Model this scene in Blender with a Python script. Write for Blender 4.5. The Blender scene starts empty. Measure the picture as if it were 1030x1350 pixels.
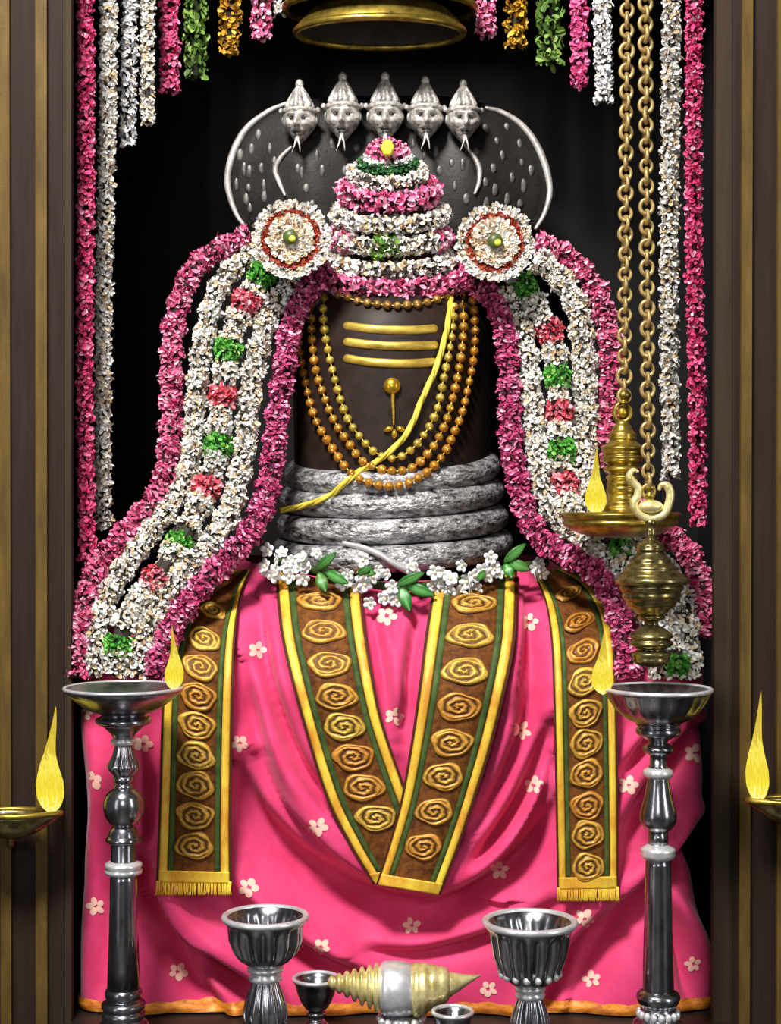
import bpy, math, numpy as np
from mathutils import Vector
from mathutils.bvhtree import BVHTree

rng = np.random.default_rng(7)
SC = bpy.context.scene
COL = SC.collection
PI = math.pi

# ------------------------------------------------------------------ camera / measuring
D, FPX, H = 4.2, 2100.0, 1.334          # camera distance, focal length (px), eye height


def kk(y):
    return (D + y) / FPX                 # metres per photo pixel at depth y


def P(px, py, y):
    k = kk(y)
    return np.array([(px - 515) * k, y, H - (py - 675) * k])


def Z(py, y):
    return H - (py - 675) * kk(y)


def X(px, y):
    return (px - 515) * kk(y)


cam_d = bpy.data.cameras.new('camera')
cam = bpy.data.objects.new('camera', cam_d)
COL.objects.link(cam)
cam.location = (0, -D, H)
cam.rotation_euler = (PI / 2, 0, 0)
cam_d.sensor_fit = 'VERTICAL'
cam_d.sensor_height = 24
cam_d.lens = 24 * FPX / 1350
cam_d.clip_end = 50
SC.camera = cam


def lin(r, g, b):
    f = lambda c: (c / 255 / 12.92) if c / 255 <= .04045 else ((c / 255 + .055) / 1.055) ** 2.4
    return (f(r), f(g), f(b))


# ------------------------------------------------------------------ materials
def mat(name, rgb=(.5, .5, .5), rough=.5, metal=0., attr=None, noise=None, bump=None, spec=None, sheen=0., trans=0.):
    m = bpy.data.materials.new(name)
    m.use_nodes = True
    nt = m.node_tree
    b = nt.nodes['Principled BSDF']
    b.inputs['Base Color'].default_value = (*rgb, 1)
    b.inputs['Roughness'].default_value = rough
    b.inputs['Metallic'].default_value = metal
    if spec is not None:
        b.inputs['Specular IOR Level'].default_value = spec
    if sheen:
        b.inputs['Sheen Weight'].default_value = sheen
    src = None
    if attr:
        a = nt.nodes.new('ShaderNodeAttribute')
        a.attribute_name = attr
        src = a.outputs['Color']
    tc = None
    if noise or bump:
        tc = nt.nodes.new('ShaderNodeTexCoord')
    if noise:
        scale, lo, hi, stretch = noise
        mp = nt.nodes.new('ShaderNodeMapping')
        mp.inputs['Scale'].default_value = stretch
        nt.links.new(tc.outputs['Object'], mp.inputs['Vector'])
        n = nt.nodes.new('ShaderNodeTexNoise')
        n.inputs['Scale'].default_value = scale
        n.inputs['Detail'].default_value = 6
        n.inputs['Roughness'].default_value = .65
        nt.links.new(mp.outputs['Vector'], n.inputs['Vector'])
        r = nt.nodes.new('ShaderNodeValToRGB')
        r.color_ramp.elements[0].position = .35
        r.color_ramp.elements[1].position = .65
        r.color_ramp.elements[0].color = (*lo, 1)
        r.color_ramp.elements[1].color = (*hi, 1)
        nt.links.new(n.outputs['Fac'], r.inputs['Fac'])
        if src is not None:
            mx = nt.nodes.new('ShaderNodeMix')
            mx.data_type = 'RGBA'
            mx.blend_type = 'MULTIPLY'
            mx.inputs['Factor'].default_value = 1
            nt.links.new(src, mx.inputs['A'])
            nt.links.new(r.outputs['Color'], mx.inputs['B'])
            src = mx.outputs['Result']
        else:
            src = r.outputs['Color']
    if src is not None:
        nt.links.new(src, b.inputs['Base Color'])
    if bump:
        scale, strength, dist, stretch = bump
        mp = nt.nodes.new('ShaderNodeMapping')
        mp.inputs['Scale'].default_value = stretch
        nt.links.new(tc.outputs['Object'], mp.inputs['Vector'])
        n = nt.nodes.new('ShaderNodeTexNoise')
        n.inputs['Scale'].default_value = scale
        n.inputs['Detail'].default_value = 4
        nt.links.new(mp.outputs['Vector'], n.inputs['Vector'])
        bp = nt.nodes.new('ShaderNodeBump')
        bp.inputs['Strength'].default_value = strength
        bp.inputs['Distance'].default_value = dist
        nt.links.new(n.outputs['Fac'], bp.inputs['Height'])
        nt.links.new(bp.outputs['Normal'], b.inputs['Normal'])
    return m


def flame_mat():
    m = bpy.data.materials.new('flame')
    m.use_nodes = True
    nt = m.node_tree
    nt.nodes.remove(nt.nodes['Principled BSDF'])
    e = nt.nodes.new('ShaderNodeEmission')
    tc = nt.nodes.new('ShaderNodeTexCoord')
    sp = nt.nodes.new('ShaderNodeSeparateXYZ')
    nt.links.new(tc.outputs['Generated'], sp.inputs[0])
    n = nt.nodes.new('ShaderNodeTexNoise')
    n.inputs['Scale'].default_value = 7
    mp = nt.nodes.new('ShaderNodeMapping')
    mp.inputs['Scale'].default_value = (2.2, 2.2, .7)
    nt.links.new(tc.outputs['Generated'], mp.inputs[0])
    nt.links.new(mp.outputs[0], n.inputs['Vector'])
    ad = nt.nodes.new('ShaderNodeMath')
    ad.operation = 'MULTIPLY_ADD'
    ad.inputs[1].default_value = .7
    nt.links.new(n.outputs['Fac'], ad.inputs[0])
    nt.links.new(sp.outputs['Z'], ad.inputs[2])
    r = nt.nodes.new('ShaderNodeValToRGB')
    el = r.color_ramp.elements
    el[0].position = .32
    el[0].color = (.95, .88, .45, 1)
    el[1].position = 1.15
    el[1].color = (.62, .45, .04, 1)
    for p, c in ((.46, (.95, .80, .06)), (.62, (.78, .60, .03)), (.8, (.92, .78, .10))):
        x = el.new(p)
        x.color = (*c, 1)
    nt.links.new(ad.outputs[0], r.inputs['Fac'])
    nt.links.new(r.outputs['Color'], e.inputs['Color'])
    e.inputs['Strength'].default_value = 1.12
    nt.links.new(e.outputs[0], nt.nodes['Material Output'].inputs['Surface'])
    return m


ONE = (1, 1, 1)
M = {}
M['black'] = mat('niche_black', (.0085, .0078, .0074), .85, bump=(400, .3, .002, ONE), spec=.2)
M['floor'] = mat('floor_stone', (.010, .008, .007), .5, bump=(60, .2, .003, ONE))
M['jamb'] = mat('jamb_wood', rough=.65, noise=(14, lin(42, 31, 27), lin(49, 38, 33), (3, 3, .25)), bump=(160, .25, .002, (1, 1, .2)), spec=.08)
M['jamb_edge'] = mat('jamb_edge_wood', rough=.65, noise=(14, lin(52, 42, 33), lin(60, 49, 38), (3, 3, .25)), bump=(160, .25, .002, (1, 1, .2)), spec=.08)
M['gold_strip'] = mat('aged_gilding', rough=.55, noise=(9, lin(72, 55, 25), lin(100, 79, 36), (3, 3, .5)), bump=(300, .35, .002, (1, 1, .5)), spec=.15)
M['stone'] = mat('dark_stone', rough=.5, noise=(18, lin(31, 22, 19), lin(47, 34, 29), ONE), bump=(120, .15, .002, ONE), spec=.2)
M['gold_paste'] = mat('gold_stripe', rough=.35, metal=.55, noise=(10, lin(150, 118, 40), lin(222, 190, 84), (1, 1, 3)), bump=(160, .3, .002, (1, 1, 4)))
M['gold'] = mat('gold', lin(206, 164, 50), .28, .8)
M['bead_gold'] = mat('gold_bead', attr='Col', rough=.3, metal=.45)
M['brass'] = mat('brass', rough=.3, metal=.85, noise=(20, lin(104, 84, 32), lin(200, 172, 76), ONE), bump=(220, .12, .002, ONE))
M['brass_old'] = mat('old_brass', rough=.27, metal=.9, noise=(26, lin(70, 62, 38), lin(178, 162, 106), ONE), bump=(220, .12, .002, ONE))
M['goblet_silver'] = mat('goblet_silver', rough=.22, metal=1., noise=(24, lin(120, 120, 126), lin(192, 192, 198), (1, 1, .35)), bump=(90, .12, .002, (1, 1, .2)))
M['chain'] = mat('chain_brass', rough=.36, metal=.55, noise=(60, lin(140, 112, 62), lin(206, 178, 116), ONE))
M['silver'] = mat('hammered_silver', rough=.38, metal=.45, noise=(26, lin(22, 21, 23), lin(214, 213, 215), (1, 1, 3.2)), bump=(60, 1., .010, (1, 1, 1.8)))
M['face_silver'] = mat('face_silver', rough=.34, metal=.45, noise=(50, lin(108, 104, 100), lin(248, 242, 234), ONE), bump=(110, .6, .004, ONE))
M['lamp_silver'] = mat('dark_polished_silver', rough=.23, metal=1., noise=(24, lin(112, 112, 118), lin(180, 180, 186), (1, 1, .35)), bump=(90, .12, .002, (1, 1, .2)))
M['rim_silver'] = mat('bright_silver', rough=.32, metal=.6, noise=(30, lin(205, 205, 208), lin(240, 240, 242), ONE))
M['black_inlay'] = mat('near_black', (.006, .006, .007), .35)  # near-black for the eyes and mouth lines
M['hood'] = mat('hood_dark_metal', rough=.5, metal=.2, noise=(12, lin(30, 28, 27), lin(46, 43, 41), ONE), bump=(90, .3, .003, ONE), spec=.3)
M['hood_rim'] = mat('hood_rim_silver', rough=.4, metal=.5, noise=(25, lin(170, 162, 158), lin(236, 230, 226), ONE), bump=(90, .5, .003, ONE))
M['hood_scale'] = mat('hood_scale_silver', rough=.45, metal=.5, noise=(60, lin(50, 48, 47), lin(112, 108, 105), ONE))
M['petal'] = mat('petal', attr='Col', rough=.6, spec=.2)
M['core'] = mat('garland_thread', attr='Col', rough=.8, spec=.1)
M['leaf'] = mat('leaf', attr='Col', rough=.4, spec=.4)
M['cloth'] = mat('pink_silk', rough=.62, noise=(7, lin(208, 52, 102), lin(226, 70, 122), ONE), bump=(700, .25, .0012, ONE), spec=.2, sheen=.15)
M['motif'] = mat('cream_print', lin(244, 196, 178), .7, spec=.1)
M['hem'] = mat('orange_gold_hem', rough=.5, metal=.2, noise=(30, lin(176, 84, 20), lin(232, 150, 48), (1, 1, 3)), bump=(260, .4, .002, ONE))
M['field'] = mat('brocade_brown', rough=.7, noise=(44, lin(70, 34, 12), lin(124, 74, 24), ONE), bump=(300, .5, .002, ONE), spec=.2)
M['dark_edge'] = mat('brocade_dark_edge', lin(70, 34, 16), .7, spec=.2)
M['gold_band'] = mat('gold_zari', rough=.45, metal=.1, noise=(9, lin(214, 138, 38), lin(248, 220, 72), (2, 2, 1)), bump=(420, .5, .002, (1, 1, 1)))
M['green_band'] = mat('green_zari', rough=.6, noise=(24, lin(44, 66, 30), lin(76, 96, 46), ONE), bump=(420, .4, .002, ONE), spec=.2)
M['medallion'] = mat('medallion_zari', attr='Col', rough=.45, metal=.3, bump=(260, .5, .002, ONE))
M['pale_gold'] = mat('pale_gold', rough=.33, metal=.5, noise=(22, lin(186, 166, 92), lin(250, 240, 180), ONE), bump=(120, .3, .003, ONE))
M['shaded_inside'] = mat('brass_inside', rough=.6, metal=.3, noise=(20, lin(30, 25, 16), lin(54, 45, 28), ONE))  # darker copy of the brass: shade inside the tiers put into the colour
M['thread'] = mat('yellow_thread', rough=.5, noise=(40, lin(196, 170, 40), lin(238, 222, 84), ONE))
M['flame'] = flame_mat()


# ------------------------------------------------------------------ mesh building
class MB:
    def __init__(s):
        s.V, s.F, s.C, s.MI, s.n = [], [], [], [], 0

    def add(s, V, F, col=None, mi=0):
        V = np.asarray(V, float)
        s.V.append(V)
        for f in F:                       # F: list of integer arrays (faces x corners)
            f = np.asarray(f, int)
            if f.size:
                s.F.append(f + s.n)
                s.MI.append(np.full(len(f), mi))
        c = np.ones((len(V), 4))
        if col is not None:
            c[:, :3] = col
        s.C.append(c)
        s.n += len(V)
        return s

    def arrays(s):
        return np.vstack(s.V), s.F

    def build(s, name, mats, parent=None, smooth=True, colattr=False):
        V = np.vstack(s.V)
        me = bpy.data.meshes.new(name)
        me.vertices.add(len(V))
        starts, totals, loops, o = [], [], [], 0
        for f in s.F:
            n, k = f.shape
            loops.append(f.ravel())
            starts.append(o + np.arange(n) * k)
            totals.append(np.full(n, k))
            o += n * k
        loops = np.concatenate(loops)
        starts = np.concatenate(starts)
        totals = np.concatenate(totals)
        wp = None
        if parent is not None:
            V = V - np.array(parent.location)
        me.vertices.foreach_set('co', V.ravel())
        me.loops.add(len(loops))
        me.loops.foreach_set('vertex_index', loops)
        me.polygons.add(len(starts))
        me.polygons.foreach_set('loop_start', starts)
        me.polygons.foreach_set('loop_total', totals)
        me.polygons.foreach_set('material_index', np.concatenate(s.MI))
        me.polygons.foreach_set('use_smooth', np.full(len(starts), smooth))
        if colattr:
            a = me.color_attributes.new('Col', 'FLOAT_COLOR', 'POINT')
            a.data.foreach_set('color', np.vstack(s.C).ravel())
        me.update(calc_edges=True)
        me.validate()
        for m in (mats if isinstance(mats, (list, tuple)) else [mats]):
            me.materials.append(m)
        ob = bpy.data.objects.new(name, me)
        COL.objects.link(ob)
        if parent is not None:
            ob.parent = parent
        return ob


def tag(o, label=None, cat=None, group=None, kind=None):
    if label: o['label'] = label
    if cat: o['category'] = cat
    if group: o['group'] = group
    if kind: o['kind'] = kind
    return o


def thing(name, label, cat, loc=(0, 0, 0), group=None):
    o = bpy.data.objects.new(name, None)
    o.empty_display_size = .05
    COL.objects.link(o)
    o.location = Vector(loc)
    return tag(o, label, cat, group)


def recentre(ob):
    """origin of a single-mesh thing to the middle of its lower edge"""
    me = ob.data
    n = len(me.vertices)
    co = np.empty(n * 3)
    me.vertices.foreach_get('co', co)
    co = co.reshape(-1, 3)
    c = np.array([(co[:, 0].min() + co[:, 0].max()) / 2, (co[:, 1].min() + co[:, 1].max()) / 2, co[:, 2].min()])
    me.vertices.foreach_set('co', (co - c).ravel())
    ob.location = Vector(c)
    me.update()
    return ob


def catmull(pts, n=60):
    p = np.asarray(pts, float)
    p = np.vstack([2 * p[0] - p[1], p, 2 * p[-1] - p[-2]])
    out = []
    for i in range(1, len(p) - 2):
        t = np.linspace(0, 1, n, endpoint=False)[:, None]
        a, b, c, d = p[i - 1], p[i], p[i + 1], p[i + 2]
        out.append(.5 * ((2 * b) + (c - a) * t + (2 * a - 5 * b + 4 * c - d) * t ** 2 + (3 * b - a - 3 * c + d) * t ** 3))
    out.append(p[-2][None])
    return np.vstack(out)


def resample(p, step=None, n=None):
    s = np.concatenate([[0], np.cumsum(np.linalg.norm(np.diff(p, axis=0), axis=1))])
    if n is None:
        n = max(2, int(round(s[-1] / step)) + 1)
    q = np.linspace(0, s[-1], n)
    return np.stack([np.interp(q, s, p[:, i]) for i in range(p.shape[1])], 1)


def frames(C, ref=(0, -1, 0)):
    T = np.gradient(C, axis=0)
    T /= np.linalg.norm(T, axis=1)[:, None] + 1e-12
    R = np.tile(np.array(ref, float), (len(C), 1))
    N1 = np.cross(T, R)
    N1 /= np.linalg.norm(N1, axis=1)[:, None] + 1e-12
    N2 = np.cross(N1, T)
    return T, N1, N2


def tube(mb, C, r, seg=10, ref=(0, -1, 0), col=None, caps=True, flat=1., closed=False, mi=0):
    C = np.asarray(C, float)
    r = np.broadcast_to(np.asarray(r, float), (len(C),))
    T, N1, N2 = frames(C, ref)
    if closed:
        Cx = np.vstack([C[-1:], C, C[:1]])
        T, N1, N2 = (a[1:-1] for a in frames(Cx, ref))
    t = np.linspace(0, 2 * PI, seg, endpoint=False)
    V = C[:, None] + r[:, None, None] * (np.cos(t)[None, :, None] * N1[:, None] + flat * np.sin(t)[None, :, None] * N2[:, None])
    n = len(C)
    V = V.reshape(-1, 3)
    i = np.arange(n if closed else n - 1)[:, None]
    j = np.arange(seg)[None]
    i2, j2 = (i + 1) % n, (j + 1) % seg
    q = np.stack([i * seg + j, i * seg + j2, i2 * seg + j2, i2 * seg + j], -1).reshape(-1, 4)
    F = [q]
    if caps and not closed:
        V = np.vstack([V, C[:1] - T[:1] * r[0] * .5, C[-1:] + T[-1:] * r[-1] * .5])
        a, b = n * seg, n * seg + 1
        jj = np.arange(seg)
        F.append(np.stack([np.full(seg, a), (jj + 1) % seg, jj], 1))
        F.append(np.stack([np.full(seg, b), (n - 1) * seg + jj, (n - 1) * seg + (jj + 1) % seg], 1))
    mb.add(V, F, col, mi)
    return mb


def lathe(mb, prof, c=(0, 0, 0), seg=40, flute=None, sy=1., axis='z', col=None, mi=0):
    """prof: (radius, height) pairs from bottom to top"""
    p = np.asarray(prof, float)
    t = np.linspace(0, 2 * PI, seg, endpoint=False)
    r = np.repeat(p[:, :1], seg, 1)
    if flute:
        r = r * flute(t[None, :], p[:, 1:2])
    x, y, z = r * np.cos(t), r * np.sin(t) * sy, np.repeat(p[:, 1:], seg, 1)
    if axis == 'z':
        V = np.stack([x, y, z], -1)
    else:
        V = np.stack([z, x, y], -1)
    V = V.reshape(-1, 3) + np.array(c, float)
    n = len(p)
    i = np.arange(n - 1)[:, None]
    j = np.arange(seg)[None]
    q = np.stack([i * seg + j, i * seg + (j + 1) % seg, (i + 1) * seg + (j + 1) % seg, (i + 1) * seg + j], -1).reshape(-1, 4)
    mb.add(V, [q, np.arange(seg)[::-1][None], ((n - 1) * seg + np.arange(seg))[None]], col, mi)
    return mb


def smooth_prof(p, n=8):
    return catmull(np.asarray(p, float), n)


def sphere(mb, c, r, seg=14, rings=9, col=None, mi=0):
    r = np.broadcast_to(np.asarray(r, float), (3,))
    a = np.linspace(0, PI, rings + 1)[1:-1]
    t = np.linspace(0, 2 * PI, seg, endpoint=False)
    V = np.stack([np.sin(a)[:, None] * np.cos(t), np.sin(a)[:, None] * np.sin(t), np.repeat(np.cos(a)[:, None], seg, 1)], -1).reshape(-1, 3)
    V = np.vstack([V, [[0, 0, 1], [0, 0, -1]]]) * r + np.asarray(c, float)
    n = len(a)
    i = np.arange(n - 1)[:, None]
    j = np.arange(seg)[None]
    q = np.stack([i * seg + j, (i + 1) * seg + j, (i + 1) * seg + (j + 1) % seg, i * seg + (j + 1) % seg], -1).reshape(-1, 4)
    jj = np.arange(seg)
    F = [q, np.stack([np.full(seg, n * seg), jj, (jj + 1) % seg], 1),
         np.stack([np.full(seg, n * seg + 1), (n - 1) * seg + (jj + 1) % seg, (n - 1) * seg + jj], 1)]
    mb.add(V, F, col, mi)
    return mb


def box(mb, x0, x1, y0, y1, z0, z1, mi=0):
    V = [(x, y, z) for x in (x0, x1) for y in (y0, y1) for z in (z0, z1)]
    F = [(0, 1, 3, 2), (4, 6, 7, 5), (0, 4, 5, 1), (2, 3, 7, 6), (0, 2, 6, 4), (1, 5, 7, 3)]
    return mb.add(V, [np.array(F)], None, mi)


def prism(mb, pts, y0, y1):
    """pts: outline in the x-z plane, extruded from y0 to y1"""
    n = len(pts)
    V = [(x, y0, z) for x, z in pts] + [(x, y1, z) for x, z in pts]
    i = np.arange(n)
    mb.add(V, [i[None], (i[::-1] + n)[None], np.stack([(i + 1) % n, i, i + n, (i + 1) % n + n], 1)])
    return mb


def scatter_petals(mb, B, dirv, nrm, L, W, col, rg, cup=.25):
    """one small cupped petal per row of B"""
    n = len(B)
    wv = np.cross(nrm, dirv)
    wv /= np.linalg.norm(wv, axis=1)[:, None] + 1e-9
    up = np.cross(dirv, wv)
    L = L * rg.uniform(.75, 1.25, n)[:, None]
    W = W * rg.uniform(.75, 1.25, n)[:, None]
    v0 = B - wv * W * .12
    v0b = B + wv * W * .12
    v1 = B + dirv * L * .45 - wv * W * .5 + up * W * cup
    v2 = B + dirv * L * .45 + wv * W * .5 + up * W * cup
    v3 = B + dirv * L * .82 - wv * W * .42 + up * W * cup * 1.2
    v4 = B + dirv * L * .82 + wv * W * .42 + up * W * cup * 1.2
    v5 = B + dirv * L + up * W * .1
    v6 = B + dirv * L * .5
    V = np.stack([v0, v0b, v1, v2, v3, v4, v5, v6], 1).reshape(-1, 3)
    o = (np.arange(n) * 8)[:, None]
    tri = np.concatenate([o + np.array([[0, 1, 6 + 1]]), o + np.array([[0, 7, 2]]), o + np.array([[1, 3, 7]]),
                          o + np.array([[4, 7, 6]]), o + np.array([[7, 5, 6]]), o + np.array([[2, 7, 4]]), o + np.array([[3, 5, 7]])])
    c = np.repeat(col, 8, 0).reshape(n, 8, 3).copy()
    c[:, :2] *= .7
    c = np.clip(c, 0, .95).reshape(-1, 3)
    mb.add(V, [tri], c)


def pick(pal, n, rg, jit=.12):
    """pal: [(weight, (r,g,b) sRGB)]"""
    w = np.array([a for a, _ in pal], float)
    C = np.array([lin(*c) for _, c in pal])
    c = C[rg.choice(len(pal), n, p=w / w.sum())]
    return np.clip(c * (1 + rg.normal(0, jit, (n, 1))), 0, .95)


def garland_mb(mb, C, R, pal, petal, dens=1., core=(40, 30, 26), ref=(0, -1, 0), rg=rng, tilt=(.25, 1.0), along=None, keep=None, taper=True, corer=.72, seg=10):
    """flowers strung on a thread along C (metres); petal = (length, width)"""
    C = resample(np.asarray(C, float), step=R * .35)
    n0 = len(C)
    T, N1, N2 = frames(C, ref)
    seglen = np.linalg.norm(np.diff(C, axis=0), axis=1).sum()
    area = 2 * PI * R * seglen
    n = int(dens * 2.1 * area / (petal[0] * petal[1] * .75))
    u = rg.uniform(0, n0 - 1.001, n)
    if keep is not None:
        u = u[keep(u / (n0 - 1))]
        n = len(u)
    i = u.astype(int)
    f = (u - i)[:, None]
    lerp = lambda A: A[i] * (1 - f) + A[i + 1] * f
    c, t, n1, n2 = lerp(C), lerp(T), lerp(N1), lerp(N2)
    a = rg.uniform(0, 2 * PI, n)[:, None]
    rad = n1 * np.cos(a) + n2 * np.sin(a)
    circ = -n1 * np.sin(a) + n2 * np.cos(a)
    b = rg.uniform(0, 2 * PI, n)[:, None]
    if along is not None:                # petals lie mostly across (0) / along (1) the string
        b = np.where(rg.random((n, 1)) < .5, 0, PI) + rg.normal(along, .55, (n, 1))
    tang = circ * np.cos(b) + t * np.sin(b)
    tl = rg.uniform(tilt[0], tilt[1], n)[:, None]
    dv = tang * np.cos(tl) + rad * np.sin(tl)
    nr = rad * np.cos(tl) - tang * np.sin(tl) + rg.normal(0, .3, (n, 3))
    lump = .78 + .16 * np.sin(u * .9)[:, None] + rg.normal(0, .09, (n, 1))
    B = c + rad * R * lump - dv * petal[0] * .35
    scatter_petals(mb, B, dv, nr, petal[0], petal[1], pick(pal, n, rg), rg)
    if corer:
        rr = np.full(n0, R * corer)
        if taper:
            rr[0] *= .5
            rr[-1] *= .4
        tube(mb, C, rr, seg, ref, np.array(lin(*core)))
    return mb


def copy_part(o, parent, loc, rot=None, scale=None):
    c = o.copy()
    COL.objects.link(c)
    c.parent = parent
    c.location = Vector(loc) - parent.location
    if rot is not None: c.rotation_euler = rot
    if scale is not None: c.scale = scale
    return c


# ------------------------------------------------------------------ setting
def struct(name, mb, m, label, parent=None, smooth=False):
    o = mb.build(name, m, parent, smooth)
    o['kind'] = 'structure'
    o['label'] = label
    return o


struct('floor', box(MB(), -2.2, 2.2, -4.6, 1.45, -.12, 0), M['floor'], 'dark stone floor in front of the shrine niche')
struct('wall_back', box(MB(), -1.4, 1.4, 1.3, 1.45, 0, 3.6), M['black'], 'black back wall of the shrine niche')
struct('wall_left', box(MB(), -1.4, -1.06, 0, 1.3, 0, 3.6), M['black'], 'black left side wall of the niche')
struct('wall_right', box(MB(), 1.06, 1.4, 0, 1.3, 0, 3.6), M['black'], 'black right side wall of the niche')
struct('ceiling', box(MB(), -1.4, 1.4, -.01, 1.45, 3.45, 3.6), M['black'], 'black ceiling of the niche')

JY = -.05                                  # front face of the jambs


def strip(pxa, pxb, lean, y0, y1, z0=0, z1=3.6):
    """vertical board between two photo columns; lean = columns' shift at the top"""
    x0, x1 = X(pxa, JY), X(pxb, JY)
    d = lean * kk(JY)
    return prism(MB(), [(x0, z0), (x1, z0), (x1 + d, z1), (x0 + d, z1)], y0, y1)


jl = struct('trim_1', strip(-140, 84, 0, JY, JY + .045), M['jamb'], 'dark brown wooden door jamb left of the niche')
struct('trim_board', strip(84, 93, 0, JY + .008, JY + .04), M['jamb_edge'], 'lighter rounded inner edge of the left jamb', jl)
g = strip(49, 64, -1, JY - .016, JY + .01).build('gold_strip', M['gold_strip'], jl, False)
g = strip(3, 17, -4, JY - .016, JY + .01).build('gold_strip', M['gold_strip'], jl, False)
jr = struct('trim_2', strip(966, 1170, 0, JY, JY + .045), M['jamb'], 'dark brown wooden door jamb right of the niche')
struct('trim_board', strip(941, 966, 6, JY + .008, JY + .04), M['jamb_edge'], 'lighter rounded inner edge of the right jamb', jr)
strip(973, 987, 6, JY - .016, JY + .01).build('gold_strip', M['gold_strip'], jr, False)
strip(1023, 1038, 2, JY - .016, JY + .01).build('gold_strip', M['gold_strip'], jr, False)

# ------------------------------------------------------------------ pink cloth over the pedestal
YC = .55
ROWS = np.array([  # py, half width px, centre px, front depth, corner exponent, metres per px of width
    [738, 190, 517, .215, 1.0, .00226],
    [752, 222, 517, .195, .95, .00225],
    [770, 256, 517, .165, .85, .00223],
    [790, 312, 518, .135, .72, .00220],
    [820, 366, 518, .10, .44, .00216],
    [850, 406, 518, .06, .28, .00212],
    [880, 416, 519, .025, .2, .00209],
    [905, 415, 519, .0, .20, .00207],
    [960, 417, 519, .0, .17, .00206],
    [1050, 413, 521, .0, .17, .00206],
    [1110, 407, 521, .0, .17, .00206],
    [1180, 404, 519, .0, .17, .00206],
    [1250, 414, 519, .0, .17, .00206],
    [1339, 421, 517, .0, .17, .00206]])


_pp = np.arange(700, 1380)
_tab = np.array([np.interp(_pp, ROWS[:, 0], ROWS[:, i]) for i in range(1, 6)])
_tab = np.array([np.convolve(np.pad(np.convolve(np.pad(r, 14, 'edge'), np.ones(29) / 29, 'valid'), 14, 'edge'), np.ones(29) / 29, 'valid') for r in _tab])


def row_at(py):
    return [np.interp(py, _pp, r) for r in _tab]


def cloth_grid(pys, ncol):
    V = np.zeros((len(pys), ncol, 3))
    N = np.zeros((len(pys), ncol, 3))
    th = np.linspace(-PI / 2, 1.5 * PI, 3001)
    for i, py in enumerate(pys):
        w, cx, yf, e, kx = row_at(py)
        w *= kx
        dy = YC - yf
        x = w * np.sign(np.cos(th)) * np.abs(np.cos(th)) ** e
        y = -dy * np.sign(np.sin(th)) * np.abs(np.sin(th)) ** e
        p = resample(np.stack([x, y], 1), n=ncol + 1)[:-1]
        t = np.roll(p, -1, 0) - np.roll(p, 1, 0)
        nn = np.stack([-t[:, 1], t[:, 0]], 1)
        nn /= np.linalg.norm(nn, axis=1)[:, None] + 1e-9
        nn *= np.sign((nn * p).sum(1))[:, None]
        V[i, :, 0] = p[:, 0] + (cx - 515) * kx
        V[i, :, 1] = YC + p[:, 1]
        fw = np.clip((YC - V[i, :, 1]) / dy, 0, 1) ** 2
        V[i, :, 2] = Z(py, yf) - .060 * fw * np.clip((850 - py) / 110, 0, 1) ** 1.5
        N[i, :, :2] = nn
    return V, N


def grid_faces(r, c, closed=True):
    i = np.arange(r - 1)[:, None]
    j = np.arange(c if closed else c - 1)[None]
    return np.stack([i * c + j, i * c + (j + 1) % c, (i + 1) * c + (j + 1) % c, (i + 1) * c + j], -1).reshape(-1, 4)


def bvh_of(V, F):
    return BVHTree.FromPolygons([tuple(v) for v in V], [tuple(int(a) for a in f) for ff in F for f in ff])


CAM = Vector((0, -D, H))


def hit(bvh, px, py, off=0., default=None):
    d = (Vector(P(px, py, 0)) - CAM).normalized()
    loc, nor, idx, dist = bvh.ray_cast(CAM, d)
    if loc is None:
        return None if default is None else P(px, py, default)
    return np.array(CAM + d * (dist - off))


pysb = np.linspace(738, 1339, 60)
Vb, Nb = cloth_grid(pysb, 200)
base_bvh = bvh_of(Vb.reshape(-1, 3), [grid_faces(60, 200)])

pys = np.linspace(738, 1339, 280)
NC = 460
V, N = cloth_grid(pys, NC)
k = (D + V[..., 1]) / FPX
PXg, PYg = 515 + V[..., 0] / k, 675 - (V[..., 2] - H) / k
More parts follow.
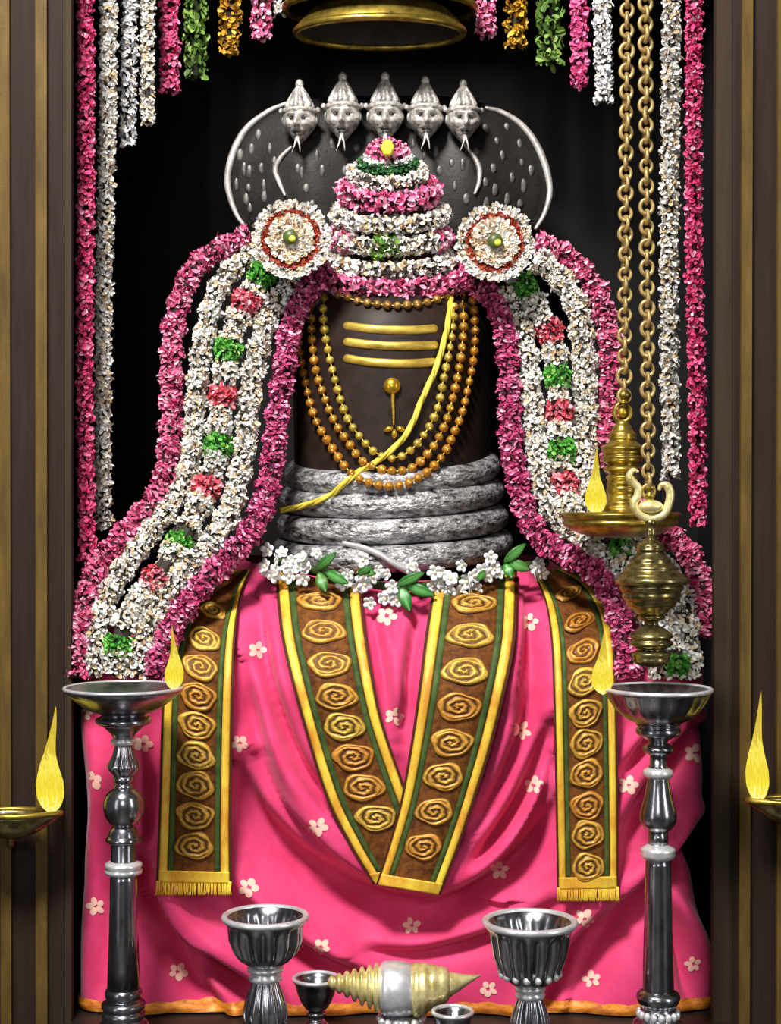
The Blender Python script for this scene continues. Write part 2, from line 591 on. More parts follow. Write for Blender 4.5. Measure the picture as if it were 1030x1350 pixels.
# sweeping folds: (points in photo columns/rows, depth m, softness px)
FOLDS = [
    ([(312, 1020), (345, 1085), (400, 1140), (470, 1180), (540, 1198), (620, 1195)], .085, 40),
    ([(318, 880), (345, 990), (395, 1075), (450, 1130), (490, 1160)], .040, 22),
    ([(340, 800), (356, 900), (392, 1000), (430, 1060)], .038, 18),
    ([(335, 1000), (375, 1070), (430, 1125), (480, 1160)], .030, 14),
    ([(736, 1060), (700, 1120), (650, 1165), (590, 1192)], .060, 26),
    ([(726, 960), (690, 1050), (645, 1120), (600, 1165)], .040, 22),
    ([(706, 830), (698, 930), (668, 1020), (630, 1090)], .036, 18),
    ([(735, 1000), (715, 1060), (672, 1125), (620, 1170)], .028, 13),
    ([(700, 780), (694, 860), (678, 950)], .030, 14),
    ([(200, 1205), (240, 1250), (300, 1290), (360, 1330)], .062, 24),
    ([(180, 1120), (205, 1210), (250, 1290), (290, 1335)], .058, 22),
    ([(300, 1180), (350, 1225), (430, 1275), (520, 1310)], .042, 22),
    ([(822, 1185), (780, 1230), (735, 1290), (705, 1335)], .066, 22),
    ([(936, 1090), (900, 1135), (850, 1180), (800, 1240), (760, 1310)], .050, 22),
    ([(925, 960), (880, 1010), (835, 1080), (820, 1130)], .040, 20),
    ([(905, 925), (860, 975), (825, 1020)], .030, 16),
    ([(870, 1180), (905, 1240), (925, 1330)], .032, 18),
    ([(735, 1195), (660, 1235), (560, 1262), (470, 1262)], .022, 18),
    ([(490, 800), (505, 880), (520, 960)], .020, 14),
    ([(552, 800), (540, 880), (530, 980)], .024, 14),
    ([(130, 940), (150, 1040), (140, 1160), (128, 1330)], .022, 22),
    ([(195, 940), (200, 1050), (190, 1180)], .022, 18),
]
disp = np.zeros(PXg.shape)
front = np.clip((YC - .12 - V[..., 1]) / .1, 0, 1)
for pts, dep, soft in FOLDS:
    c = resample(catmull(pts, 14), n=90)
    best = np.full(PXg.shape, 1e9)
    sd, uu = np.zeros(PXg.shape), np.zeros(PXg.shape)
    for q in range(len(c) - 1):              # exact distance to every piece of the fold line
        a, d = c[q], c[q + 1] - c[q]
        l2 = float(d @ d)
        rx, ry = PXg - a[0], PYg - a[1]
        u = np.clip((rx * d[0] + ry * d[1]) / l2, 0, 1)
        ex, ey = rx - u * d[0], ry - u * d[1]
        dd = ex * ex + ey * ey
        m_ = dd < best
        best = np.where(m_, dd, best)
        sd = np.where(m_, d[0] * ey - d[1] * ex, sd)
        uu = np.where(m_, (q + u) / (len(c) - 1), uu)
    s2 = np.sign(sd) * np.sqrt(best) * np.sign(c[-1, 0] - c[0, 0])   # <0: upper side
    amp = np.sin(PI * np.clip(uu * .92 + .04, 0, 1)) ** .7
    prof = .78 * np.where(s2 < 0, np.exp(-(s2 / (soft * .36)) ** 2), np.exp(-(s2 / (soft * .72)) ** 2)) + .3 * np.exp(-(s2 / (soft * 1.7)) ** 2)
    ridge = .75 * np.exp(-((s2 + soft * 1.0) / (soft * .62)) ** 2)
    disp += 2.0 * dep * amp * (ridge - prof) * front
disp = np.where(disp < 0, -.15 * np.tanh(-disp / .15), .035 * np.tanh(disp / .035))
hemw = np.clip((PYg - 1180) / 160, 0, 1)
disp += hemw * .012 * np.sin(PXg / 21.) * front - .012
disp *= np.clip((PYg - 742) / 40, 0, 1)
V = V + N * disp[..., None]
cl = thing('draped_cloth', 'bright pink silk cloth with small cream flowers draped over the pedestal', 'cloth', (0, .55, 0))
mb = MB()
Fq = grid_faces(len(pys), NC)
mb.add(V.reshape(-1, 3), [Fq])
cloth_bvh = bvh_of(V.reshape(-1, 3), [Fq])
MOTIFS = [(510, 812), (698, 820), (340, 857), (316, 980), (419, 1090), (111, 940), (121, 1030), (189, 981), (126, 1195), (328, 1170),
          (235, 1281), (424, 1248), (687, 963), (704, 1035), (543, 1220), (659, 1147), (916, 993), (829, 1035), (771, 1211),
          (914, 1271), (780, 1291), (644, 1304), (520, 945), (470, 1060)]
for mx, my in MOTIFS:
    a0 = rng.uniform(0, 2 * PI)
    ms = rng.uniform(.78, 1.02)
    for q in range(5):
        a = a0 + q * 2 * PI / 5 + rng.normal(0, .08)
        cx, cy = mx + 8.5 * ms * math.cos(a), my + 7.5 * ms * math.sin(a)
        t = np.linspace(0, 2 * PI, 10, endpoint=False)
        ex, ey = 6.2 * ms * rng.uniform(.8, 1.1) * np.cos(t), 4.8 * ms * rng.uniform(.8, 1.15) * np.sin(t)
        px = cx + ex * math.cos(a) - ey * math.sin(a)
        py = cy + ex * math.sin(a) + ey * math.cos(a)
        pv = [hit(cloth_bvh, u, v, .0022) for u, v in zip(px, py)] + [hit(cloth_bvh, cx, cy, .0034)]
        if any(v is None for v in pv):
            continue
        jj = np.arange(10)
        mb.add(pv, [np.stack([jj, (jj + 1) % 10, np.full(10, 10)], 1)], mi=1)
mb.build('silk_sheet', [M['cloth'], M['motif']], cl)
# hem band
hm = MB()
r0 = np.searchsorted(pys, 1325)
hv = V[r0:] + N[r0:] * .005
t = np.linspace(0, 1, len(hv))[:, None]
hv = hv + N[r0:] * (.004 * np.sin(t * PI))[..., None]
top = hv[0] + np.array([0, 0, 1.]) * (.006 * np.abs(np.sin(np.arange(NC) * .55)))[:, None]
hv[0] = top
hm.add(hv.reshape(-1, 3), [grid_faces(len(hv), NC)])
hm.build('hem', M['hem'], cl)['label'] = 'orange and gold hem band'


# ------------------------------------------------------------------ brocade sashes
def sash(label, L, R, meds, nmed, fringe=True, off=.032):
    Lc, Rc = catmull(L, 14), catmull(R, 14)
    n = 90
    Lc, Rc = resample(Lc, n=n), resample(Rc, n=n)
    root = None

    def surf(v, u, o):
        """v along 0..1, u across 0..1 -> point on the cloth"""
        i = min(int(v * (n - 1)), n - 2)
        f = v * (n - 1) - i
        l = Lc[i] * (1 - f) + Lc[i + 1] * f
        r = Rc[i] * (1 - f) + Rc[i + 1] * f
        p = l * (1 - u) + r * u
        h = hit(base_bvh, p[0], p[1], off + o)
        return h if h is not None else P(p[0], p[1], float(np.interp(p[1], [750, 790, 850, 900], [.24, .18, .10, .03])) - off - o)

    mid = surf(.98, .5, 0)
    root = thing('brocade_sash', label, 'sash', tuple(mid), 'gold brocade sashes hanging over the pink cloth')

    def strip_part(name, us, v0, v1, m, th, nv=80):
        us = np.asarray(us)
        vs = np.linspace(v0, v1, nv)
        g = np.array([[surf(v, u, th if 0 < a < len(us) - 1 else th * .2) for a, u in enumerate(us)] for v in vs])
        b = np.array([[surf(v, u, -.006) for u in (us[-1], us[0])] for v in vs])
        g = np.concatenate([g, b], 1)
        c = g.shape[1]
        mbx = MB()
        mbx.add(g.reshape(-1, 3), [grid_faces(nv, c), np.arange(c)[::-1][None], ((nv - 1) * c + np.arange(c))[None]])
        return mbx.build(name, m, root)

    e0 = 1.0 if not fringe else .965
    strip_part('ribbon', [0, .012, .3, .5, .7, .988, 1], 0, e0, M['dark_edge'], .0)
    strip_part('field', [.225, .23, .4, .5, .6, .77, .775], 0, e0 - .02, M['field'], .002)
    for a, b in ((.035, .145), (.855, .965)):
        strip_part('gold_border', [a, a + .02, (a + b) / 2, b - .02, b], 0, e0, M['gold_band'], .006)
    for a, b in ((.155, .23), (.77, .845)):
        strip_part('green_stripe', [a, a + .015, (a + b) / 2, b - .015, b], 0, e0 - .035, M['green_band'], .0045)
    strip_part('end_border', [.03, .05, .5, .95, .97], e0 - .035, e0, M['gold_band'], .007, 8)
    if fringe:
        fr = MB()
        for q in range(46):
            u = .01 + .98 * q / 45 + rng.normal(0, .004)
            a, b, c = surf(e0 - .005, u, .004), surf(.985, u + rng.normal(0, .006), .007), surf(1., u + rng.normal(0, .008), .004)
            tube(fr, catmull([a, b, c], 3), .0022, 5)
        fr.build('fringe', M['gold_band'], root)
    # medallions: coiled discs
    for py in meds:
        ymid = (Lc[:, 1] + Rc[:, 1]) / 2
        v = np.interp(py, ymid, np.linspace(0, 1, n))
        u0, uw = .5, .272
        cpt, rt, dn = surf(v, u0, .003), surf(v, u0 + uw, .003), surf(min(v + .01, 1), u0, .003)
        ex = rt - cpt
        ey = dn - cpt
        ey = ey / np.linalg.norm(ey) * np.linalg.norm(ex) * min(.86, 19.5 / (np.linalg.norm(ex) / kk(0))) * rng.uniform(.95, 1.03) * nmed
        nz = np.cross(ex, ey)
        nz /= np.linalg.norm(nz)
        if nz[1] > 0: nz = -nz
        NR, NS = 26, 48
        rr = np.linspace(0, 1, NR)
        tt = np.linspace(0, 2 * PI, NS, endpoint=False)
        RR, TT = np.meshgrid(rr, tt, indexing='ij')
        ph = rng.uniform(0, 2 * PI)
        wob = 1 + .06 * np.sin(3 * TT + ph) * RR + .04 * np.sin(5 * TT - ph)
        irr = .9 * np.sin(3 * TT + 9 * RR + ph * 2) + .7 * np.sin(7 * TT - 5 * RR + ph)
        rip = .5 + .5 * np.cos(2 * PI * (RR * 2.7) * wob - TT * (1 if rng.random() < .6 else -1) + ph + irr * .55)
        rip = np.maximum(rip, np.exp(-((RR - .86) / .055) ** 2))
        rip = np.where(RR > .9, np.clip((1 - RR) / .1, 0, 1), rip)
        hgt = .0065 * (1 - RR ** 4) * .8 + .005 * rip
        pos = cpt + RR[..., None] * wob[..., None] * (np.cos(TT)[..., None] * ex + np.sin(TT)[..., None] * ey) + nz * hgt[..., None]
        ca, cb, cc = np.array(lin(58, 26, 8)), np.array(lin(226, 184, 74)), np.array(lin(206, 118, 36))
        warm = rng.uniform(0, .7)
        col = ca + (rip ** .8)[..., None] * ((cb * (1 - warm) + cc * warm) - ca)
        col = col * rng.uniform(.6, 1.25, (NR, NS, 1))
        mm = MB()
        mm.add(pos.reshape(-1, 3), [grid_faces(NR, NS)], np.clip(col, 0, 1).reshape(-1, 3))
        mm.build('medallion', M['medallion'], root, colattr=True)
    return root


sash('brocade sash with gold fringe hanging straight beside the left lamp stand',
     [(310, 752), (280, 768), (250, 795), (230, 830), (218, 880), (213, 941), (210, 1046), (205, 1180)],
     [(331, 750), (319, 778), (311, 830), (308, 900), (306, 1000), (305, 1100), (306, 1180)],
     [806, 843, 880, 918, 956, 996, 1035, 1075, 1115], 1.0)
sash('slanting brocade sash from the left of the waist tucked under its mirror neighbour',
     [(363, 752), (366, 800), (373, 850), (394, 934), (428, 1047), (459, 1111), (492, 1166)],
     [(476, 752), (479, 800), (487, 860), (503, 945), (529, 1023), (550, 1080), (580, 1150)],
     [793, 833, 876, 918, 958, 998, 1038, 1078], 1.0, False)
sash('slanting brocade sash from the right of the waist lying on top at the crossing',
     [(573, 752), (568, 790), (560, 842), (547, 944), (530, 1047), (515, 1105), (496, 1166)],
     [(682, 752), (682, 800), (679, 850), (667, 910), (650, 979), (629, 1047), (606, 1115), (581, 1180)],
     [796, 838, 885, 932, 979, 1024, 1070, 1116], 1.0, False, off=.046)
sash('brocade sash with gold fringe curving down behind the right lamp flame',
     [(702, 752), (718, 790), (726, 840), (729, 900), (731, 979), (733, 1081), (735, 1188)],
     [(740, 750), (772, 764), (795, 790), (808, 828), (813, 900), (815, 1000), (816, 1100), (816, 1188)],
     [783, 820, 859, 899, 940, 980, 1020, 1062, 1100, 1143], 1.0)

# ------------------------------------------------------------------ linga
LX = X(517, .55)
PL = lambda py: Z(py, .55)
lg = thing('shiva_linga', 'dark brown stone linga with three gold stripes and a gold dot', 'sacred stone', (LX, .55, .9))
prof = [(.285, PL(740)), (.29, PL(640)), (.293, PL(560)), (.293, PL(500)), (.288, PL(450)), (.262, PL(418)), (.212, PL(392)), (.168, PL(368)),
        (.145, PL(340)), (.136, PL(310)), (.126, PL(285)), (.106, PL(260)), (.078, PL(238)), (.045, PL(218)), (.015, PL(206))]
mb = lathe(MB(), smooth_prof(prof, 5), (LX, .55, 0), 72)
lv, lf = mb.arrays()
mb.build('stone_shaft', M['stone'], lg)

# serpent
RINGS = [(618, .307, .050, .037), (651, .320, .036, .0375), (686, .330, .030, .0375), (719, .345, .032, .038)]
sp = thing('serpent_ornament', 'silver five-headed serpent with dark hood coiled around the linga', 'serpent ornament', (LX, .55, .9))
coil_bvhV, coil_bvhF, no = [lv], [f for f in lf], len(lv)
for py, ro, sag, tr in RINGS:
    t = np.linspace(0, 2 * PI, 96, endpoint=False)
    ra = ro - tr * .6
    C = np.stack([LX + ra * np.cos(t), .55 - ra * np.sin(t), PL(py) - sag * np.sin(t) + .012 * np.cos(t)], 1)
    rr = tr * (1 + .04 * np.sin(t * 3 + py) + .02 * np.sin(t * 7))
    m1 = MB()
    tube(m1, C, rr, 20, ref=(0, 0, 1), closed=True, flat=1.0)
    a, b = m1.arrays()
    coil_bvhV.append(a)
    coil_bvhF += [f + no for f in b]
    no += len(a)
    m1.build('coil', M['silver'], sp)
front_bvh = bvh_of(np.vstack(coil_bvhV), coil_bvhF)
m1 = MB()
tp = catmull([hit(front_bvh, a, b, .010, .19) for a, b in ((452, 716), (478, 722), (502, 732), (522, 744), (545, 755))], 8)
tube(m1, tp, np.linspace(.007, .012, len(tp)), 10)
m1.build('tail', M['rim_silver'], sp)

# hood: two swelling lobes
HY = .86
hood_out = [(515, 128), (455, 128), (400, 134), (350, 150), (320, 180), (304, 220), (306, 262), (325, 300), (360, 345), (420, 400), (460, 520),
            (570, 520), (610, 400), (665, 345), (700, 305), (718, 272), (722, 236), (710, 200), (686, 165), (645, 140), (585, 128)]
ho = catmull(np.array(hood_out + hood_out[:1], float), 8)[:-1]
cen = np.array([515, 250.])
NRr = 14
lay = []
for q in range(NRr):
    s = 1 - q / (NRr - 1)
    lay.append(cen + (ho - cen) * s)
mb = MB()


def hood_y(s, px):
    bul = .055 * (1 - s ** 2.5) + .05 * np.exp(-((px - 400) / 55.) ** 2) * (1 - s ** 3) + .05 * np.exp(-((px - 625) / 55.) ** 2) * (1 - s ** 3)
    return HY - .012 - bul


vv = []
for q, l in enumerate(lay):
    s = 1 - q / (NRr - 1)
    vv.append(np.array([P(a, b, HY) * [1, 0, 1] + [0, float(hood_y(s, a)), 0] for a, b in l]))
bk = np.array([P(a, b, HY) * [1, 0, 1] + [0, HY + .02, 0] for a, b in ho])
vv = [bk] + vv
nh = len(ho)
mb.add(np.vstack(vv), [grid_faces(len(vv), nh), np.arange(nh)[::-1][None]])
hV, hF = mb.arrays()
hood_bvh = bvh_of(hV, [hF[0]])
sc_l = [(341, 178), (332, 197), (356, 196), (322, 223), (329, 226), (345, 222), (312, 243), (328, 248), (348, 245), (349, 258), (325, 262), (330, 274),
        (317, 205), (362, 215), (398, 228), (404, 248), (393, 222), (418, 205), (425, 225), (392, 270), (412, 270), (438, 190), (470, 195), (455, 225)]
sc_r = [(640, 170), (668, 168), (655, 186), (685, 190), (662, 205), (688, 214), (650, 222), (675, 234), (640, 240), (690, 245), (668, 262), (652, 250),
        (700, 225), (610, 218), (600, 245), (615, 262), (596, 215), (628, 200), (575, 200), (580, 225), (560, 205), (685, 268), (640, 268), (545, 190)]
for a, b in sc_l + sc_r:
    p = hit(hood_bvh, a, b, 0)
    if p is not None:
        sphere(mb, p, (rng.uniform(.008, .013), .003, rng.uniform(.014, .024)), 10, 6, mi=1)
mb.build('hood', [M['hood'], M['hood_scale']], sp)


def hood_line(pts, r, name='hood_rim'):
    pp = [hit(hood_bvh, a, b, .006) if hit(hood_bvh, a, b) is not None else P(a, b, HY - .012) for a, b in pts]
    m1 = MB()
    c = resample(catmull(pp, 10), n=60)
    tube(m1, c, r * (.45 + .75 * np.sin(np.linspace(.25, PI - .2, 60))), 10)
    return m1.build(name, M['hood_rim'], sp)


hood_line([(378, 136), (352, 148), (325, 170), (308, 200), (300, 235), (304, 262), (313, 285), (322, 297)], .0098)
hood_line([(640, 142), (662, 148), (688, 165), (708, 192), (721, 225), (725, 255), (718, 282), (706, 302)], .0098)
hood_line([(385, 193), (370, 208), (363, 224), (368, 240), (376, 258)], .0072)
hood_line([(612, 190), (624, 205), (632, 222), (632, 240), (626, 256)], .0072)


# heads
def head_mesh():
    """face looking towards -y; local unit = metres, face centre at origin"""
    n, mth = 46, 56
    a = np.linspace(.02, PI - .02, n)
    t = np.linspace(0, 2 * PI, mth, endpoint=False)
    A, T = np.meshgrid(a, t, indexing='ij')
    x = np.sin(A) * np.cos(T)
    y = -np.sin(A) * np.sin(T)
    z = np.cos(A)
    chin = np.clip(-z - .05, 0, 1)
    wx = 1 - .74 * chin ** 1.15
    x = x * wx
    y = y * (1 - .35 * chin)
    G = lambda cx, cz, sx, sz: np.exp(-((x - cx) / sx) ** 2 - ((z - cz) / sz) ** 2)
    fr = (y < 0) * np.clip(-y * 2.2, 0, 1)
    d = .42 * G(0, -.12, .13, .30) + .22 * G(0, -.30, .20, .11)               # nose
    d += .20 * (G(.36, .30, .26, .10) + G(-.36, .30, .26, .10)) + .06 * G(0, .33, .2, .1)   # brows
    d -= .26 * (G(.36, .10, .2, .12) + G(-.36, .10, .2, .12))                  # sockets
    d += .10 * (G(.36, .09, .1, .055) + G(-.36, .09, .1, .055))                # lids
    d += .13 * (G(.48, -.20, .2, .17) + G(-.48, -.20, .2, .17))                # cheeks
    d += .14 * (G(.18, -.46, .17, .055) + G(-.18, -.46, .17, .055))            # moustache
    d -= .12 * G(0, -.55, .24, .035)
    d += .13 * G(0, -.62, .17, .05) + .12 * G(0, -.84, .14, .1)                # lip, chin
    y = y - 1.35 * d * fr
    Vh = np.stack([x * .054, y * .054, z * .068 - .004], -1).reshape(-1, 3)
    mb = MB()
    mb.add(Vh, [grid_faces(n, mth), np.arange(mth)[None], ((n - 1) * mth + np.arange(mth))[::-1][None]])
    for s in (-1, 1):                                                           # ears
        sphere(mb, (s * .051, .004, .006), (.006, .009, .016), 10, 8)
    return mb


def head_parts(c, kind, first=None):
    pass


HEADS = [(395, 161, 'five', .97, 0), (452, 156, '', 1.0, 1), (508, 156, '', 1.0, 2), (561, 157, '', .98, 3), (611, 160, '', .96, 4)]
hd0 = None
for px, py, _, s, q in HEADS:
    c = P(px, py, .72)
    if hd0 is None:
        hm_ = head_mesh()
        hd0 = hm_.build('head', M['face_silver'], sp)
        hd0.location = Vector(c) - sp.location
        # reset mesh to local
        co = np.empty(len(hd0.data.vertices) * 3)
        hd0.data.vertices.foreach_get('co', co)
        hd0.data.vertices.foreach_set('co', (co.reshape(-1, 3) + np.array(sp.location)).ravel())
        cr = MB()
        lathe(cr, [(.048, .022), (.057, .027), (.058, .035), (.051, .040), (.036, .042)], seg=36)
        pts = smooth_prof([(.034, .041), (.045, .045), (.046, .053), (.035, .076), (.022, .098), (.012, .113)], 5)
        lathe(cr, pts, seg=48, flute=lambda t, z: 1 - .30 * np.abs(np.cos(t * 4 + z * 9)) ** 5)
        sphere(cr, (0, 0, .122), (.013, .013, .016))
        for sx in (-1, 1):
            sphere(cr, (sx * .058, -.004, .036), (.008, .008, .009), 8, 6)
        crown0 = cr.build('crown', M['face_silver'], None)
        tg_ = MB()
        for sx in (-1, 1):
            tube(tg_, catmull([(0, -.030, -.050), (sx * .003, -.042, -.066), (sx * .008, -.046, -.086), (sx * .013 - .003, -.046, -.106)], 5), np.linspace(.0055, .0012, 16), 8)
        ton0 = tg_.build('tongue', M['face_silver'], None)
        ey = MB()
        for sx in (-1, 1):
            pass
        eye0 = sphere(MB(), (0, 0, 0), (.0075, .004, .0034), 10, 6).build('eye', M['black_inlay'], None)
        mth0 = tube(MB(), catmull([(-.012, -.043, -.0425), (0, -.049, -.041), (.012, -.043, -.0425)], 4), .0018, 6).build('mouth', M['black_inlay'], None)
        hd = hd0
        subs = [crown0, ton0, mth0]
        for o in subs:
            o.parent = hd
        eye0.parent = hd
        eye0.location = (.019, -.0425, .0025)
        e2 = eye0.copy()
        COL.objects.link(e2)
        e2.parent = hd
        e2.location = (-.019, -.0425, .0025)
        subs += [eye0, e2]
    else:
        hd = hd0.copy()
        COL.objects.link(hd)
        hd.parent = sp
        hd.location = Vector(c) - sp.location
        for o in subs:
            c2 = o.copy()
            COL.objects.link(c2)
            c2.parent = hd
    hd.scale = (s * 1.02, s, s * (1.04 if q in (1, 2) else .99))
    hd.rotation_euler = (0, 0, (-.12, -.05, 0, .04, .1)[q])

# stripes and dot on the linga
for prow in ([(454, 429), (485, 433), (517, 435), (548, 435), (576, 433)], [(454, 450), (485, 454), (517, 456), (548, 456), (577, 455)],
             [(454, 472), (485, 477), (517, 479), (548, 479), (576, 477)]):
    pp = [hit(front_bvh, a, b, .002) for a, b in prow]
    c = resample(catmull(pp, 8), n=40)
    r = np.full(40, .0125)
    r[0] = r[-1] = .009
    tube(MB(), c, r, 12, flat=.45).build('gold_stripe', M['gold_paste'], lg)
om = thing('forehead_ornament', None, None, tuple(hit(front_bvh, 518, 509, 0)))
om.parent = lg
om.location = om.location - lg.location
wloc = hit(front_bvh, 518, 509, 0)


class PW:                                   # a stand-in parent for building with world coordinates
    pass


def sub(mb, name, m, par, world):
    o = mb.build(name, m, None)
    co = np.empty(len(o.data.vertices) * 3)
    o.data.vertices.foreach_get('co', co)
    o.data.vertices.foreach_set('co', (co.reshape(-1, 3) - world).ravel())
    o.data.update()
    o.parent = par
    return o


sub(sphere(MB(), hit(front_bvh, 517, 509, .008), (.024, .017, .024), 24, 16), 'gold_dot', M['gold'], om, wloc)
sub(tube(MB(), catmull([hit(front_bvh, a, b, .006) for a, b in ((518, 518), (518, 530), (519, 545), (519, 560))], 6), np.linspace(.0065, .003, 19), 8), 'gold_stem', M['gold'], om, wloc)
for a, b, dx, dz in ((512, 566, -1, -.4), (529, 566, 1, -.4), (520, 573, 0, -1)):
    c = hit(front_bvh, a, b, .006)
    dv = np.array([dx, 0, dz]) / math.hypot(dx, dz)
    cc = np.array([c - dv * .014, c - dv * .007, c, c + dv * .008, c + dv * .014])
    sub(tube(MB(), cc, [.003, .008, .009, .006, .002], 10), 'gold_drop', M['gold'], om, wloc)

# ------------------------------------------------------------------ necklaces
STRANDS = [
    ('bead choker in one short row along the top of the dark stone', [(434, 384), (446, 389), (460, 393), (476, 398), (491, 400), (507, 402), (522, 403), (537, 402), (551, 401), (566, 398), (581, 393), (601, 386)], (158, 116, 58), 6.0),
    ('innermost long necklace of pale yellow gold beads', [(428, 394), (426, 412), (428, 436), (431, 454), (436, 478), (442, 502), (450, 530), (461, 557), (479, 581), (491, 594), (505, 602), (520, 604), (535, 599), (552, 583), (568, 559), (578, 535), (583, 510), (588, 484), (593, 459), (597, 432), (599, 404)], (200, 172, 72), 5.9),
    ('middle long necklace of golden beads between two others', [(411, 407), (411, 434), (413, 464), (418, 494), (428, 524), (436, 545), (447, 566), (460, 584), (476, 606), (492, 615), (507, 620), (524, 621), (539, 619), (553, 610), (572, 588), (587, 559), (596, 529), (601, 508), (606, 481), (611, 437), (611, 407), (609, 390)], (186, 132, 48), 6.2),
    ('outermost and lowest long necklace of orange gold beads', [(397, 438), (396, 464), (401, 497), (408, 528), (416, 553), (430, 578), (447, 604), (460, 621), (479, 634), (500, 640), (518, 641), (536, 638), (552, 630), (568, 619), (587, 596), (598, 572), (609, 546), (616, 516), (623, 483), (626, 456), (627, 434), (624, 396)], (182, 122, 42), 6.3)]
for label, pts, colr, br in STRANDS:
    c2 = resample(catmull(pts, 10), step=13.6)
    r = br * kk(.28)
    W = np.array([hit(front_bvh, a, b, r * 1.05, .4) for a, b in c2])
    for _ in range(2):                      # beads lie a little proud where the surface steps back
        yy = W[:, 1].copy()
        yy[1:-1] = np.minimum(yy[1:-1], (yy[:-2] + yy[2:]) / 2)
        W = np.array([P(a, b, y) for (a, b), y in zip(c2, yy)])
    nk = thing('bead_necklace', label, 'necklace', tuple(W[len(W) // 2]), 'gold bead necklaces on the linga')
    tube(MB(), W, .0018, 6).build('string', M['thread'], nk)
    protos = []
    for q in range(4):
        mbx = MB()
        n_, s_ = 10, 14
        sphere(mbx, (0, 0, 0), (r, r, r), 14, 10, np.clip(np.array(lin(*colr)) * rng.uniform(.75, 1.2), 0, 1))
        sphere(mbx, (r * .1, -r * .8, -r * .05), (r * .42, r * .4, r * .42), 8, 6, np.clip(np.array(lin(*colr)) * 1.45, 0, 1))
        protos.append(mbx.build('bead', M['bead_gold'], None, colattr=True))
    for q, w in enumerate(W):
        if q < 4:
            o = protos[q]
            o.parent = nk
            o.location = Vector(w) - nk.location
        else:
            o = copy_part(protos[int(rng.integers(4))], nk, w)
        o.rotation_euler = (rng.normal(0, .3), 0, rng.normal(0, .3))
        o.scale = (rng.uniform(.88, 1.08),) * 3

# sacred thread
pp = []
for a, b, o in ((595, 386, .012), (593, 410, .014), (588, 440, .016), (580, 470, .016), (571, 495, .016), (556, 528, .016), (543, 560, .016), (530, 580, .018), (511, 598, .02)):
    pp.append(hit(front_bvh, a, b, o, .33))
for a, b, o in ((492, 612, .012), (476, 620, .012), (458, 634, .012), (440, 650, .012), (418, 661, .012), (395, 668, .012), (370, 673, .01)):
    pp.append(hit(front_bvh, a, b, o, .36))
c = resample(catmull(pp, 8), n=120)
th = MB()
for ph in (0, PI * 2 / 3, PI * 4 / 3):
    T, N1, N2 = frames(c)
    a = np.linspace(0, 30, 120) + ph
    tube(th, c + .004 * (np.cos(a)[:, None] * N1 + np.sin(a)[:, None] * N2), .0052, 7)
tag(recentre(th.build('sacred_thread', M['thread'])), 'yellow thread slung diagonally across the dark stone and silver coils', 'thread')

# ------------------------------------------------------------------ flower garlands
WHITE = [(5, (248, 246, 240)), (3, (236, 232, 224)), (1.6, (226, 206, 172)), (1, (206, 176, 134)), (1.2, (206, 204, 202))]
WHITE_C = [(6, (246, 246, 246)), (3, (226, 226, 228)), (.8, (214, 196, 168)), (1.4, (190, 190, 194))]
PINK = [(4, (218, 98, 140)), (3, (236, 146, 176)), (2.2, (184, 60, 102)), (1.6, (246, 190, 210)), (1., (132, 26, 62))]
PINK_D = [(4, (198, 76, 124)), (3, (220, 120, 164)), (2.4, (158, 44, 90)), (1.3, (238, 172, 198)), (1.2, (104, 20, 52))]
ROSE = [(5, (232, 84, 138)), (3, (244, 124, 166)), (2, (196, 48, 100)), (.6, (250, 176, 204))]
LIGHT_PINK = [(4, (236, 120, 164)), (3, (246, 168, 196)), (2, (210, 72, 122)), (1.4, (250, 206, 220))]
GREEN = [(3, (74, 156, 54)), (2, (104, 184, 76)), (1.5, (40, 108, 40)), (1.4, (160, 210, 116))]
RED = [(3, (210, 74, 92)), (2, (228, 124, 134)), (1, (170, 44, 56)), (1.6, (240, 172, 182))]
GREEN_D = [(3, (94, 128, 54)), (2, (124, 156, 74)), (2, (66, 94, 42)), (.7, (150, 176, 100))]
GOLDEN = [(3, (214, 160, 40)), (2, (168, 122, 36)), (2, (130, 94, 34)), (1, (238, 200, 84))]
DARKPINK, DARKW, DARKG = (44, 10, 22), (52, 46, 40), (22, 30, 16)


def sh_depth(py):
    return np.interp(py, [310, 370, 450, 560, 640, 700, 760, 820, 870, 895], [.36, .33, .31, .28, .22, .15, .07, .01, -.015, -.02])


def path3(pts, add=0.):
    c = resample(catmull(np.array(pts, float), 10), step=4)
    return np.array([P(a, b, float(sh_depth(b)) + add) for a, b in c]), c


